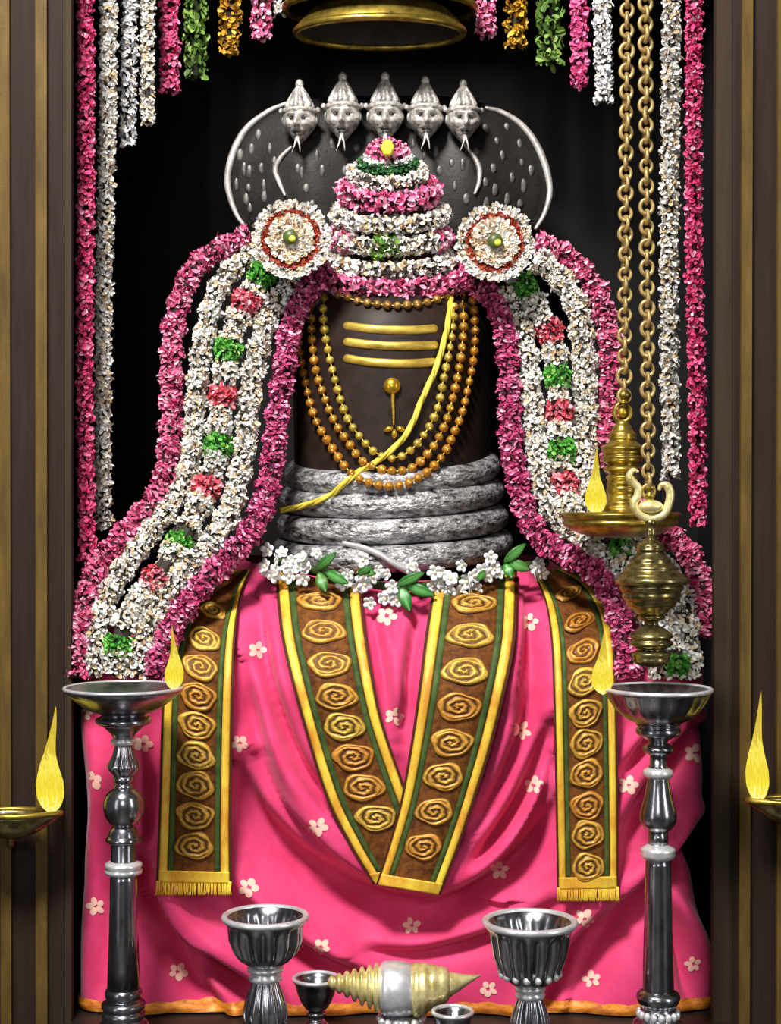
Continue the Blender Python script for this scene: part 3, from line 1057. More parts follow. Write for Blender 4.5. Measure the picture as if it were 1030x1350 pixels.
TW = .0021
SHOULDER = {
    'left': [
        ('pink', 'outermost pink garland on the left shoulder, ending behind the lamp dish', [(330, 309), (315, 317), (279, 334), (253, 359), (236, 400), (228, 444), (226, 495), (226, 547), (221, 608), (209, 652), (178, 688), (145, 726), (124, 759), (113, 791), (107, 829), (104, 867), (103, 893)], 17, -.005),
        ('white', 'white garland just inside the outermost pink one on the left', [(338, 333), (322, 342), (296, 366), (279, 404), (269, 444), (261, 495), (257, 547), (252, 598), (240, 642), (218, 676), (195, 706), (170, 741), (147, 776), (134, 807), (127, 837), (124, 867), (122, 891)], 14.5, .0),
        ('mixed', 'white garland with green and red tufts in the middle of the left bundle', [(358, 350), (347, 360), (326, 395), (311, 427), (301, 462), (294, 519), (289, 564), (286, 598), (274, 640), (260, 672), (237, 716), (205, 764), (174, 804), (158, 847), (150, 890)], 17, -.012),
        ('white', 'white garland with cream flecks beside the inner pink garland on the left', [(392, 366), (380, 378), (357, 410), (343, 451), (333, 499), (327, 547), (321, 598), (312, 645), (300, 680), (280, 712), (251, 746), (221, 778), (203, 812), (191, 842), (183, 872), (177, 892)], 15.5, .0),
        ('pink_inner', 'inner pink garland bordering the dark stone on the left', [(436, 354), (418, 370), (404, 384), (386, 424), (376, 478), (369, 530), (362, 581), (356, 632), (343, 676), (325, 710), (297, 741), (267, 771), (241, 804), (223, 837), (211, 867), (203, 893)], 17.5, -.01)],
    'right': [
        ('pink', 'outermost pink garland on the right shoulder, passing behind the hanging lamps', [(706, 318), (722, 324), (748, 339), (778, 369), (795, 404), (803, 444), (805, 495), (803, 530), (802, 567), (812, 620), (842, 668), (882, 704), (910, 733), (924, 768), (930, 802), (932, 838)], 17, .03),
        ('white', 'white garland just inside the outermost pink one on the right', [(706, 340), (718, 348), (745, 375), (762, 410), (768, 451), (771, 495), (772, 547), (771, 590), (772, 630), (790, 672), (830, 704), (868, 740), (893, 780), (905, 825), (908, 860), (908, 893)], 17, .02),
        ('mixed', 'white garland with green and red tufts in the middle of the right bundle', [(680, 366), (691, 378), (711, 410), (727, 444), (735, 495), (738, 547), (741, 594), (745, 640), (756, 678), (785, 712), (818, 728), (850, 765), (876, 815), (888, 855), (892, 893)], 16, -.008),
        ('white', 'white garland with cream flecks beside the inner pink garland on the right', [(664, 376), (672, 392), (687, 424), (697, 472), (702, 523), (706, 564), (711, 615), (720, 655), (738, 687), (767, 709), (792, 727), (816, 748), (842, 790), (862, 840), (870, 893)], 14, .0),
        ('pink_inner', 'inner pink garland bordering the dark stone on the right', [(606, 362), (622, 372), (646, 390), (663, 424), (670, 478), (672, 530), (674, 578), (681, 628), (694, 676), (712, 709), (736, 727), (768, 743), (795, 766), (812, 802), (822, 835), (828, 865), (830, 893)], 17, -.012)]}
TUFTS = {'left': [((347, 359), 'g'), ((326, 399), 'r'), ((302, 462), 'g'), ((293, 522), 'r'), ((288, 590), 'g'), ((273, 641), 'r'), ((237, 717), 'g'), ((204, 766), 'r'), ((158, 850), 'g')],
         'right': [((690, 377), 'g'), ((725, 438), 'r'), ((735, 497), 'g'), ((739, 542), 'r'), ((741, 595), 'g'), ((745, 641), 'r'), ((818, 727), 'g'), ((891, 878), 'g')]}
for side, lst in SHOULDER.items():
    for kind, label, pts, rp, add in lst:
        C3, c2 = path3(pts, add)
        R = rp * (.00172 if kind.startswith('pink') else .00193)
        grp = 'flower garlands draped from the shoulders'
        if kind.startswith('pink'):
            g = garland_mb(MB(), C3, R, PINK if kind == 'pink' else PINK_D, (.019, .0085), 1.05, DARKPINK, along=0., tilt=(.2, .9))
            tag(recentre(g.build('flower_garland', M['petal'], None, False, True)), label, 'garland', grp)
        elif kind == 'white':
            g = garland_mb(MB(), C3, R, WHITE, (.0155, .0095), 1.0, DARKW)
            tag(recentre(g.build('flower_garland', M['petal'], None, False, True)), label, 'garland', grp)
        else:
            spans = []
            for (tx, ty), tc in TUFTS[side]:
                j = int(((c2[:, 0] - tx) ** 2 + (c2[:, 1] - ty) ** 2).argmin())
                spans.append((max(j - 3, 0), min(j + 5, len(c2)), tc))
            root = thing('flower_garland', label, 'garland', tuple(C3[-1]), grp)
            nn = len(c2)

            def keep(u, spans=spans, nn=nn):
                ok = np.ones(len(u), bool)
                for a, b, _ in spans:
                    ok &= ~((u > a / nn) & (u < (b - 1) / nn))
                return ok
            garland_mb(MB(), C3, R, WHITE, (.0155, .0095), 1.0, DARKW, keep=keep).build('white_flowers', M['petal'], root, False, True)
            for a, b, tc in spans:
                g = garland_mb(MB(), C3[a:b], R * 1.08, GREEN if tc == 'g' else RED, (.017, .010), 1.2, DARKG if tc == 'g' else DARKPINK, corer=.75)
                g.build('green_tuft' if tc == 'g' else 'red_tuft', M['petal'], root, False, True)['label'] = 'green leaf tuft' if tc == 'g' else 'rose red flower tuft'

# hanging garlands
HANG = [  # px, bottom py, depth, radius px, palette, petal, label
    (112, 748, .12, 11, ROSE, (.017, .013), 'long rose pink garland hanging next to the left jamb', (30, 8, 16)),
    (140, 706, .28, 11, WHITE, (.020, .010), 'long white and cream garland hanging second from the left jamb', DARKW),
    (170, 203, .40, 10, WHITE_C, (.024, .011), 'silvery white garland hanging third from the left jamb', DARKW),
    (196, 172, .45, 9, WHITE, (.018, .010), 'thin white garland hanging beside the red pink one at upper left', DARKW),
    (222, 130, .62, 13, ROSE, (.018, .014), 'deep pink garland hanging left of the upper left green one', (44, 10, 22)),
    (259, 113, .64, 15, GREEN_D, (.030, .019), 'green leaf garland hanging at the upper left', DARKG),
    (302, 79, .66, 15, GOLDEN, (.024, .016), 'yellow flower garland hanging at the upper left', (40, 28, 12)),
    (347, 59, .68, 15, LIGHT_PINK, (.020, .016), 'short pink garland hanging left of the brass canopy', (60, 16, 32)),
    (371, 26, .70, 9, WHITE_C, (.020, .012), 'tiny end of a white garland touching the brass canopy left side', DARKW),
    (640, 55, .68, 14, LIGHT_PINK, (.020, .016), 'short pink garland hanging right of the brass canopy', (60, 16, 32)),
    (679, 69, .66, 14, GOLDEN, (.024, .016), 'yellow flower garland hanging at the upper right', (40, 28, 12)),
    (723, 93, .64, 17, GREEN_D, (.032, .020), 'green leaf garland hanging at the upper right', DARKG),
    (763, 122, .62, 11, [(4, (226, 92, 148)), (3, (240, 130, 176)), (2, (190, 60, 110))], (.020, .015), 'pink garland hanging right of the upper right green one', (44, 10, 22)),
    (795, 144, .60, 12, WHITE_C, (.019, .013), 'white garland hanging just left of the brass chains', DARKW),
    (884, 640, .30, 12, WHITE, (.021, .012), 'long white garland hanging right of the brass chains', DARKW),
    (916, 704, .12, 11, [(5, (224, 74, 128)), (3, (238, 110, 158)), (1, (250, 190, 210)), (2, (180, 44, 92))], (.017, .013), 'long pink garland hanging next to the right jamb', (30, 8, 16)),
]
for px, pb, y, rp, pal, pet, label, core in HANG:
    zt = 3.45
    zb = Z(pb, y)
    x = X(px, y)
    n = 40
    zz = np.linspace(zt, zb + .02, n)
    ph = rng.uniform(0, 6)
    lean = (8 * kk(y)) if px == 140 else ((-6 * kk(y)) if px in (112, 916) else 0)
    tt = np.linspace(0, 1, n)
    C = np.stack([x + .004 * np.sin(zz * 4 + ph) + (-lean * (tt - .5) if px != 112 else -lean * (tt - .5)), np.full(n, y) + .003 * np.sin(zz * 5), zz], 1)
    g = garland_mb(MB(), C, rp * .86 * kk(y), pal, (pet[0] * .9, pet[1] * .85), .7 if pet[0] > .023 else .9, core, corer=.42, tilt=(.15, .9), along=(PI / 2 * .8 if pal in (GREEN_D,) else None), seg=8)
    tag(recentre(g.build('hanging_garland', M['petal'], None, False, True)), label, 'garland', 'garlands hanging from the ceiling of the niche')

# rosettes
for px, py, lab in ((384, 316, 'round white flower rosette with red ring on the left shoulder'), (652, 321, 'round white flower rosette with red ring on the right shoulder')):
    y = .19
    c = P(px, py, y)
    kx = kk(y)
    root = thing('flower_rosette', lab, 'rosette', tuple(c), 'flower rosettes on the shoulders')

    def disc_ring(r0, r1, yo, pal, pet, name, n, cup=.2, label=None, core=DARKW):
        mbx = MB()
        t = np.linspace(0, 2 * PI, 48, endpoint=False)
        rm, rt = (r0 + r1) / 2 * kx, (r1 - r0) / 2 * kx
        if r0 > 0:
            tube(mbx, np.stack([c[0] + rm * np.cos(t), np.full(48, c[1] + yo), c[2] + rm * np.sin(t)], 1), rt * .9, 8, ref=(0, -1, 0), closed=True, col=np.array(lin(*core)))
        a = rng.uniform(0, 2 * PI, n)
        rr = np.sqrt(rng.uniform(r0 ** 2, r1 ** 2, n)) * kx
        rd = np.stack([np.cos(a), np.zeros(n), np.sin(a)], 1)
        B = c + rd * rr[:, None] + np.array([0, yo, 0]) - np.array([0, 1, 0]) * (rt * .75)
        s = rng.choice([-1, 1], n)[:, None]
        cd = np.stack([-np.sin(a), np.zeros(n), np.cos(a)], 1)
        dv = rd * rng.normal(.5, .6, (n, 1)) + cd * rng.normal(0, .6, (n, 1)) + np.array([0, -.45, 0])
        dv /= np.linalg.norm(dv, axis=1)[:, None]
        nr = np.tile([0, -1., 0], (n, 1)) + rng.normal(0, .35, (n, 3))
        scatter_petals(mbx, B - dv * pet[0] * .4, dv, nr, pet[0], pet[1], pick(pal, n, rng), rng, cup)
        o = mbx.build(name, M['petal'], root, False, True)
        if label: o['label'] = label
    bd = MB()
    lathe(bd, [(.001, -.012), (46 * kx, -.012), (48 * kx, 0), (46 * kx, .012), (.001, .012)], seg=40)
    V_, F_ = bd.arrays()
    bd2 = MB().add(np.stack([V_[:, 0] + c[0], V_[:, 2] + c[1] + .012, V_[:, 1] + c[2]], 1), F_, np.array(lin(120, 100, 80)))
    bd2.build('backing', M['core'], root, True, True)
    disc_ring(37, 50, -.004, WHITE, (.017, .012), 'outer_ring', 520, label='white outer flower ring')
    disc_ring(31, 38, -.012, [(4, (172, 70, 46)), (3, (150, 48, 34)), (1, (200, 104, 76))], (.012, .009), 'red_ring', 340, label='brick red flower ring', core=(90, 28, 18))
    disc_ring(10, 30, -.008, [(5, (246, 242, 234)), (2, (226, 206, 172)), (1.5, (206, 170, 128))], (.017, .013), 'inner_ring', 420, label='white inner flowers', core=(120, 96, 70))
    gm = MB()
    sphere(gm, c + np.array([0, -.042, 0]), (.021, .012, .021), 20, 12, np.array(lin(70, 84, 34)))
    gm.build('green_centre', M['leaf'], root, colattr=True)['label'] = 'olive green centre'
    gm = MB()
    sphere(gm, c + np.array([.006, -.052, -.006]), (.010, .006, .009), 12, 8, np.array(lin(206, 214, 70)))
    gm.build('yellow_bud', M['leaf'], root, colattr=True)['label'] = 'pale yellow bud'

# flower crown: rings round the top of the linga
cw = thing('flower_headdress', 'tall conical headdress of pink and white flower rings on top of the linga', 'headdress', (LX, .55, PL(380)))


def crown_ring(py_edge, py_mid, half, rp, pal, pet, core, name='flower_ring', cx=515, a0=0., a1=2 * PI, label=None):
    rp = rp * (.80 if pal in (WHITE,) else .92)
    py_mid += 4
    ro = half * kk(.55) - rp * kk(.5)
    yc = .55
    t = np.linspace(a0, a1, 90)
    ze = Z(py_edge, yc)
    zm = Z(py_mid, yc - ro)
    z = ze + (zm - ze) * np.sin(t)
    C = np.stack([X(cx, .55) + ro * np.cos(t), yc - ro * np.sin(t), z], 1)
    g = garland_mb(MB(), C, rp * kk(.45), pal, pet, 1.0, core, ref=(0, 0, 1), taper=False)
    o = g.build(name, M['petal'], cw, False, True)
    if label: o['label'] = label
    return o



crown_ring(200, 206, 27, 7, LIGHT_PINK, (.016, .010), DARKPINK, cx=511)
crown_ring(209, 215, 33, 5, WHITE_C, (.013, .009), DARKW, cx=512)
crown_ring(216, 223, 40, 7, [(3, (60, 108, 64)), (2, (38, 84, 46)), (1, (92, 140, 90))], (.015, .010), DARKG, cx=511, label='dark green leaf ring')
crown_ring(228, 238, 53, 9, WHITE, (.017, .012), DARKW, cx=511)
crown_ring(252, 264, 69, 14, LIGHT_PINK, (.021, .013), DARKPINK, cx=513)
crown_ring(282, 294, 79, 12, WHITE, (.019, .013), DARKW, cx=514)
crown_ring(311, 322, 81, 12.5, WHITE, (.019, .013), DARKW, cx=514)
crown_ring(341, 354, 84, 12, WHITE, (.019, .013), DARKW, cx=516)
crown_ring(360, 379, 110, 13, PINK[:4] + LIGHT_PINK[:2], (.023, .012), DARKPINK, cx=519)
RM = 81 * kk(.55) - 11.9 * kk(.5)


def crown_tuft(pxa, pxb, pal, name, label):
    yc = .55
    f = lambda px: math.acos(max(-1, min(1, X(px - 514 + 515, .42) / (RM + .02))))
    t = np.linspace(f(pxa), f(pxb), 12)
    ze, zm = Z(311, yc), Z(326, yc - RM)
    C = np.stack([X(514, .55) + RM * np.cos(t), yc - RM * np.sin(t), ze + (zm - ze) * np.sin(t)], 1)
    g = garland_mb(MB(), C, 13.0 * kk(.45), pal, (.020, .013), 1.15, DARKW, ref=(0, 0, 1), taper=False, corer=.85)
    g.build(name, M['petal'], cw, False, True)['label'] = label


crown_tuft(491, 527, [(3, (126, 176, 64)), (2, (86, 146, 48)), (1, (176, 206, 110))], 'green_tuft', 'light green leaf tuft')
crown_tuft(434, 464, LIGHT_PINK + [(3, (250, 226, 232))], 'pink_tuft', 'pale pink flower tuft')
crown_tuft(578, 598, LIGHT_PINK, 'pink_tuft', 'pink flower tuft')
gm = MB()
cb = P(511, 196, .47)
sphere(gm, cb, (.020, .018, .023), 16, 12, np.array(lin(232, 214, 50)))
for q in range(6):
    a = q * PI / 3
    sphere(gm, cb + np.array([.010 * math.cos(a), -.012, .012 * math.sin(a)]), (.010, .009, .013), 10, 8, np.array(lin(240, 222, 70)))
gm.build('yellow_bud', M['petal'], cw, True, True)['label'] = 'bright yellow bud on the tip'

# ------------------------------------------------------------------ jasmine garland at the waist
wg = thing('waist_garland', 'garland of white jasmine and green leaves along the foot of the silver coils', 'garland', tuple(P(517, 780, .2)))
wpath = resample(catmull([(346, 742), (372, 742), (400, 748), (440, 758), (480, 768), (520, 774), (560, 772), (600, 766), (640, 756), (680, 748), (722, 742)], 10), n=200)


def wdepth(px):
    return .145 + .00000165 * (px - 517) ** 2 * 1.0


wc = np.array([P(a, b, wdepth(a) + .02) for a, b in wpath])
tube(MB(), wc, .012, 8, col=np.array(lin(54, 70, 36))).build('stem', M['core'], wg, True, True)


def flower_mesh(rg, s):
    mbx = MB()
    a = np.arange(5) * 2 * PI / 5 + rg.uniform(0, 6)
    B = np.zeros((5, 3))
    dv = np.stack([np.cos(a), np.full(5, -.45), np.sin(a)], 1)
    dv /= np.linalg.norm(dv, axis=1)[:, None]
    nr = np.tile([0, -1., 0], (5, 1)) + dv * .3
    for q in range(5):
        t = np.linspace(0, 2 * PI, 9, endpoint=False)
        wv = np.cross(dv[q], [0, -1, 0]); wv /= np.linalg.norm(wv)
        up = np.cross(wv, dv[q])
        if up[1] > 0: up = -up
        cen = dv[q] * s * .62
        rim = cen + (np.cos(t)[:, None] * dv[q] * .42 + np.sin(t)[:, None] * wv * .36) * s + up * s * .05
        pts = np.vstack([rim, cen - up * s * .10, rim * .96 - up * s * .07])
        jj = np.arange(9)
        F = [np.stack([jj, (jj + 1) % 9, np.full(9, 9)], 1), np.stack([jj, jj + 10, (jj + 1) % 9 + 10, (jj + 1) % 9], 1)]
        mbx.add(pts, F, pick([(4, (246, 246, 246)), (1, (226, 224, 228))], 1, rg)[0])
    sphere(mbx, (0, -.25 * s, 0), s * .2, 8, 6, np.array(lin(232, 226, 190)))
    return mbx


fl0 = [flower_mesh(rng, .0215).build('flower', M['petal'], None, True, True) for _ in range(4)]
spots = []
leaf_c = [(430, 752), (541, 772), (681, 738)]
for q in range(98):
    i = int((q + .5) / 98 * 199)
    a, b = wpath[i]
    a += rng.normal(0, 4)
    b += rng.normal(0, 10)
    if any((a - lx) ** 2 + (b - ly - 4) ** 2 < 23 ** 2 for lx, ly in leaf_c):
        continue
    spots.append((a, b))
for q, (a, b) in enumerate(spots):
    w = P(a, b, wdepth(a) - rng.uniform(.0, .025))
    if q < 4:
        o = fl0[q]
        o.parent = wg
        o.location = Vector(w) - wg.location
    else:
        o = copy_part(fl0[int(rng.integers(4))], wg, w)
    o.rotation_euler = (rng.normal(0, .35), rng.uniform(0, 6), rng.normal(0, .4) + (a - 517) * .002)
    o.scale = (rng.uniform(.8, 1.15),) * 3


def leaf(p, q, wid, y0, y1, par=wg, col=(46, 110, 42)):
    a, b = P(*p, y0), P(*q, y1)
    n = 12
    t = np.linspace(0, 1, n)
    mid = a + (b - a) * t[:, None] + np.array([0, -.012, 0]) * np.sin(t * PI)[:, None]
    dv = (b - a) / np.linalg.norm(b - a)
    wv = np.cross(dv, [0, -1, 0])
    wv /= np.linalg.norm(wv)
    w = wid * kk(0) * np.sin(t * PI) ** .75 * (1 - .25 * t)
    V_ = []
    for s, d in ((-1, 0), (-.55, -.006), (0, .003), (.55, -.006), (1, 0)):
        V_.append(mid + wv * (s * w)[:, None] + np.array([0, 1, 0]) * d)
    V_ = np.stack(V_, 1)
    c1, c2 = np.array(lin(*col)), np.array(lin(96, 156, 84))
    cc = np.tile(c1, (n, 5, 1))
    cc[:, 2] = c2
    cc[:, 0] *= .8
    mbx = MB()
    mbx.add(V_.reshape(-1, 3), [grid_faces(n, 5, False)], cc.reshape(-1, 3))
    bk = V_ + np.array([0, .0025, 0])
    mbx.add(bk.reshape(-1, 3), [grid_faces(n, 5, False)[:, ::-1]], cc.reshape(-1, 3) * .8)
    o = mbx.build('leaf', M['leaf'], par, True, True)
    return o


for p, q, w in (((416, 752), (444, 728), 8), ((420, 754), (430, 781), 9), ((428, 752), (460, 770), 8.5),
                ((522, 772), (561, 754), 8), ((528, 772), (541, 807), 10), ((534, 770), (575, 786), 9),
                ((664, 742), (694, 716), 8), ((666, 742), (675, 763), 8), ((670, 740), (700, 752), 9),
                ((480, 752), (496, 757), 6), ((640, 752), (628, 766), 6), ((470, 758), (492, 746), 6)):
    leaf(p, q, w, wdepth(p[0]) - .03, wdepth(q[0]) - .05, col=(40 + int(rng.uniform(0, 30)), 104 + int(rng.uniform(0, 24)), 40))


# ------------------------------------------------------------------ metal lamps
def prof_px(pts, y, axis=None):
    """(radius px, photo row) from top to bottom -> (radius m, z) bottom to top"""
    k_ = kk(y)
    return [(r * k_, Z(py, y)) for r, py in reversed(pts)]


def turned(name, pts, px, y, m, par, seg=40, flute=None, sm=0):
    p = prof_px(pts, y)
    if sm:
        p = smooth_prof(p, sm)
    return lathe(MB(), p, (X(px, y), y, 0), seg, flute).build(name, m, par)


def ridge(y, pitch, a):
    return lambda t, z: 1 + a * np.sin(z * 2 * PI / (pitch * kk(y)))


def flame(par, px, y, py0, py1, w, bend, name='flame'):
    t = np.linspace(0, 1, 30)
    cx = px + bend * (np.sin(t * PI * 1.35) * .5 * t + .15 * np.sin(t * 7) * t)
    py = py0 + (py1 - py0) * t
    C = np.array([P(a, b, y) for a, b in zip(cx, py)])
    r = w * kk(y) * np.interp(t, [0, .05, .15, .28, .42, .56, .7, .85, 1], [.3, .7, 1., 1., .72, .42, .27, .16, .03])
    return tube(MB(), C, r, 18, ref=(0, -1, 0)).build(name, M['flame'], par)


def oval(mb, px, y, py, r, wire, sq=1., seg=10):
    t = np.linspace(0, 2 * PI, 64, endpoint=False)
    k_ = kk(y)
    C = np.stack([X(px, y) + r * k_ * np.cos(t), y + r * k_ * np.sin(t) * sq, np.full(64, Z(py, y))], 1)
    return tube(mb, C, wire * k_, seg, ref=(0, 0, 1), closed=True)


FL = lambda y: 675 + H / kk(y)
YL = -.25
lp = thing('oil_lamp_stand', 'tall turned silver lamp stand with a ball knop left of the pink cloth', 'lamp stand', (X(163, YL), YL, 0), 'silver lamp stands beside the pink cloth')
turned('dish', [(2, 919), (55, 917), (71, 908), (77, 905), (79, 908), (77, 912), (70, 918), (56, 929), (42, 937), (30, 941), (28, 943)], 163, YL, M['lamp_silver'], lp, 56)
oval(MB(), 163, YL, 907, 77, 2.4).build('rim', M['rim_silver'], lp)['label'] = 'bright silver dish rim'  # ring in a lighter silver than the dish
turned('collar', [(28, 941), (30, 944), (36, 947), (37, 951), (34, 954), (28, 957), (22, 962), (16, 968), (13, 973)], 163, YL, M['lamp_silver'], lp, sm=3)
turned('neck_ring', [(12, 973), (16, 975), (17, 978), (15, 981), (11, 983)], 163, YL, M['rim_silver'], lp)
turned('fluted_vase', [(11, 983), (12, 988), (15, 998), (20, 1008), (20, 1013), (14, 1020), (11, 1024)], 163, YL, M['lamp_silver'], lp, 72, lambda t, z: 1 + .07 * np.cos(t * 12), 3)
turned('reel', [(11, 1022), (14, 1025), (14, 1029), (11, 1031), (11, 1034), (14, 1036), (12, 1040)], 163, YL, M['lamp_silver'], lp)
turned('ball_knop', [(10, 1037), (18, 1042), (24, 1050), (26.5, 1063), (24, 1076), (18, 1085), (11, 1090)], 163, YL, M['lamp_silver'], lp, 48, sm=5)
turned('bell_collar', [(12, 1088), (16, 1092), (19, 1098), (21, 1103), (23, 1105), (23, 1109), (18, 1112)], 163, YL, M['lamp_silver'], lp, sm=3)
turned('drum', [(16, 1111), (17, 1114), (17, 1134), (18, 1136)], 163, YL, M['lamp_silver'], lp, 12)
turned('flange', [(18, 1135), (24, 1138), (25, 1141), (22, 1144), (25, 1147), (24, 1151), (18, 1154)], 163, YL, M['rim_silver'], lp)
turned('shaft', [(17.5, 1152), (18, 1160), (19.5, 1230), (22, 1304)], 163, YL, M['lamp_silver'], lp, 14)
turned('foot', [(21, 1302), (24, 1306), (24, 1314), (21, 1317), (28, 1321), (29, 1327), (26, 1331), (29, 1336), (27, 1343), (32, 1350), (40, 1362), (56, 1376), (58, FL(YL))], 163, YL, M['lamp_silver'], lp, sm=3)
flame(lp, 229, YL, 908, 826, 12.5, 6)

YR = -.28
rp_ = thing('oil_lamp_stand', 'dark silver lamp stand with a pear knop right of the pink cloth', 'lamp stand', (X(868, YR), YR, 0), 'silver lamp stands beside the pink cloth')
turned('dish', [(2, 921), (50, 920), (64, 909), (69, 907), (71, 911), (67, 915), (63, 924), (54, 937), (42, 947), (30, 953), (28, 955)], 868, YR, M['lamp_silver'], rp_, 72, lambda t, z: 1 + .02 * np.cos(t * 18) * ((z < Z(914, YR)) & (z > Z(950, YR))))
oval(MB(), 868, YR, 909, 69, 3.).build('rim', M['rim_silver'], rp_)['label'] = 'bright silver dish rim'  # rim ring lighter than the dish silver
turned('collar', [(28, 953), (29, 956), (26, 958), (29, 961), (29, 967), (22, 971), (14, 976), (12, 980)], 868, YR, M['lamp_silver'], rp_, sm=3)
turned('neck_ring', [(12, 979), (18, 983), (21, 987), (18, 992), (11, 996)], 868, YR, M['lamp_silver'], rp_, sm=3)
turned('neck', [(11, 995), (11, 1010), (14, 1013)], 868, YR, M['lamp_silver'], rp_)
turned('neck_ring', [(14, 1012), (19, 1015), (20, 1019), (19, 1023), (14, 1026)], 868, YR, M['rim_silver'], rp_)
turned('pear_knop', [(14, 1025), (15, 1034), (18, 1050), (23, 1068), (24, 1079), (21, 1088), (14, 1095)], 868, YR, M['lamp_silver'], rp_, 40, sm=5)
turned('neck', [(13, 1094), (13, 1116)], 868, YR, M['lamp_silver'], rp_, 10)
turned('flange', [(13, 1113), (20, 1117), (23, 1119), (22, 1122), (23, 1126), (21, 1131), (16, 1133)], 868, YR, M['rim_silver'], rp_)
turned('shaft', [(16.5, 1132), (17, 1140), (19, 1230), (21, 1302), (20, 1308)], 868, YR, M['lamp_silver'], rp_, 16)
turned('foot', [(20, 1304), (27, 1309), (29, 1315), (26, 1322), (22, 1327), (24, 1331), (26, 1342), (32, 1347), (34, 1353), (40, 1362), (54, 1376), (56, FL(YR))], 868, YR, M['lamp_silver'], rp_, sm=3)
bd0 = None
for q in range(16):
    a = q * PI / 8
    w = (X(868, YR) + 25 * kk(YR) * math.cos(a), YR + 25 * kk(YR) * math.sin(a), Z(1336, YR))
    if bd0 is None:
        bd0 = sphere(MB(), (0, 0, 0), (.0085, .0085, .0115), 10, 8).build('foot_bead', M['rim_silver'], None)
        bd0.parent = rp_
        bd0.location = Vector(w) - rp_.location
    else:
        copy_part(bd0, rp_, w)
flame(rp_, 795, YR, 914, 832, 14, -6)


# hanging lamps
def link_mesh(rx, rz, wire):
    t = np.linspace(0, 2 * PI, 22, endpoint=False)
    C = np.stack([rx * np.cos(t), np.zeros(22), rz * np.sin(t)], 1)
    return tube(MB(), C, wire, 8, ref=(0, -1, 0), closed=True)


def chain(par, px0, px1, y, py_end, pitch=13.4):
    root = bpy.data.objects.new('chain', None)
    COL.objects.link(root)
    root.parent = par
    k_ = kk(y)
    z_end = Z(py_end, y)
    zt = 3.44
    n = int((zt - z_end) / (pitch * k_))
    l0 = link_mesh(8.0 * k_, 9.3 * k_, 2.7 * k_).build('link', M['chain'], None)
    for q in range(n):
        z = z_end + (q + .3) * pitch * k_
        f = (z - z_end) / (Z(0, y) - z_end)
        x = X(px1 + (px0 - px1) * min(f, 1), y)
        o = l0 if q == 0 else l0.copy()
        if q: COL.objects.link(o)
        o.parent = root
        o.location = Vector((x, y, z)) - par.location
        o.rotation_euler = (0, 0, rng.normal(0.1, .15) + (PI / 2 if q % 2 else 0))
        o.scale = (rng.uniform(.92, 1.08),) * 3


Y1 = -.07
h1 = thing('hanging_oil_lamp', 'broad brass hanging oil lamp with stepped top and a tall flame', 'hanging lamp', (X(819, Y1), Y1, Z(708, Y1)), 'brass lamps hanging on chains')
chain(h1, 827, 823, Y1, 527)
turned('dish', [(20, 676), (60, 676), (73, 675), (79, 677), (79, 681), (74, 686), (76, 690), (68, 697), (52, 704), (32, 708), (10, 709)], 818, Y1, M['brass'], h1, 56, sm=2)
turned('stepped_tower', [(8, 556), (11, 562), (17, 572), (19, 578), (16, 581), (22, 585), (27, 590), (27, 597), (23, 600), (27, 603), (26, 608), (20, 612), (24, 616), (23, 621), (19, 625), (21, 630), (20, 640), (22, 644), (20, 648), (21, 660), (26, 668), (34, 677)], 821, Y1, M['brass'], h1, flute=ridge(Y1, 9.5, .05), sm=5)
m1 = MB()
t = np.linspace(0, 2 * PI, 40, endpoint=False)
tube(m1, np.stack([X(821, Y1) + .021 * np.cos(t), np.full(40, Y1), Z(544, Y1) + .024 * np.sin(t)], 1), .0065, 10, closed=True)
m1.build('ring', M['brass'], h1)
sphere(MB(), P(821, 544, Y1), (.012, .009, .013)).build('ring_bead', M['gold'], h1)
turned('finial', [(4, 514), (8, 518), (9, 523), (5, 528), (8, 531), (4, 534)], 823, Y1, M['brass'], h1, sm=3)
flame(h1, 786, Y1 - .06, 677, 590, 14, -3)

Y2 = -.28
h2 = thing('hanging_oil_lamp', 'round bellied brass hanging lamp with a two-necked swan on top', 'hanging lamp', (X(858, Y2), Y2, Z(878, Y2)), 'brass lamps hanging on chains')
chain(h2, 851, 855, Y2, 652)
turned('lid', [(3, 694), (7, 698), (8, 704), (5, 710), (10, 713), (17, 718), (20, 724), (17, 728), (22, 733), (28, 741), (31, 746), (38, 755), (42, 760)], 858, Y2, M['brass_old'], h2, 48, ridge(Y2, 10, .05), sm=8)
turned('rim', [(40, 757), (47, 761), (50, 765), (48, 769), (40, 772)], 860, Y2, M['brass_old'], h2, 48)
turned('bowl', [(42, 769), (41, 777), (37, 788), (30, 799), (22, 807), (15, 811)], 859, Y2, M['brass_old'], h2, 48, ridge(Y2, 12, .03), sm=8)
turned('pendant_finial', [(14, 809), (18, 812), (17, 816), (10, 819), (10, 824), (16, 827), (24, 833), (29, 839), (25, 843), (29, 848), (24, 853), (18, 856), (26, 861), (24, 866), (24, 872), (17, 877), (4, 880)], 859, Y2, M['brass_old'], h2, 40, sm=3)
sw = tube(MB(), catmull([P(a, b, Y2) for a, b in ((842, 622), (835, 620), (830, 628), (836, 637), (842, 644), (841, 654), (836, 664), (841, 676), (858, 684), (875, 678), (882, 664), (884, 650), (879, 640), (872, 640), (869, 646))], 8), np.concatenate([np.linspace(.003, .011, 20), np.full(73, .0105), np.linspace(.011, .004, 20)]), 12)
sw.build('swan_necks', M['pale_gold'], h2)['label'] = 'curved twin swan necks'
sphere(MB(), P(858, 668, Y2), (.032, .020, .017), 20, 12).build('swan_body', M['pale_gold'], h2)
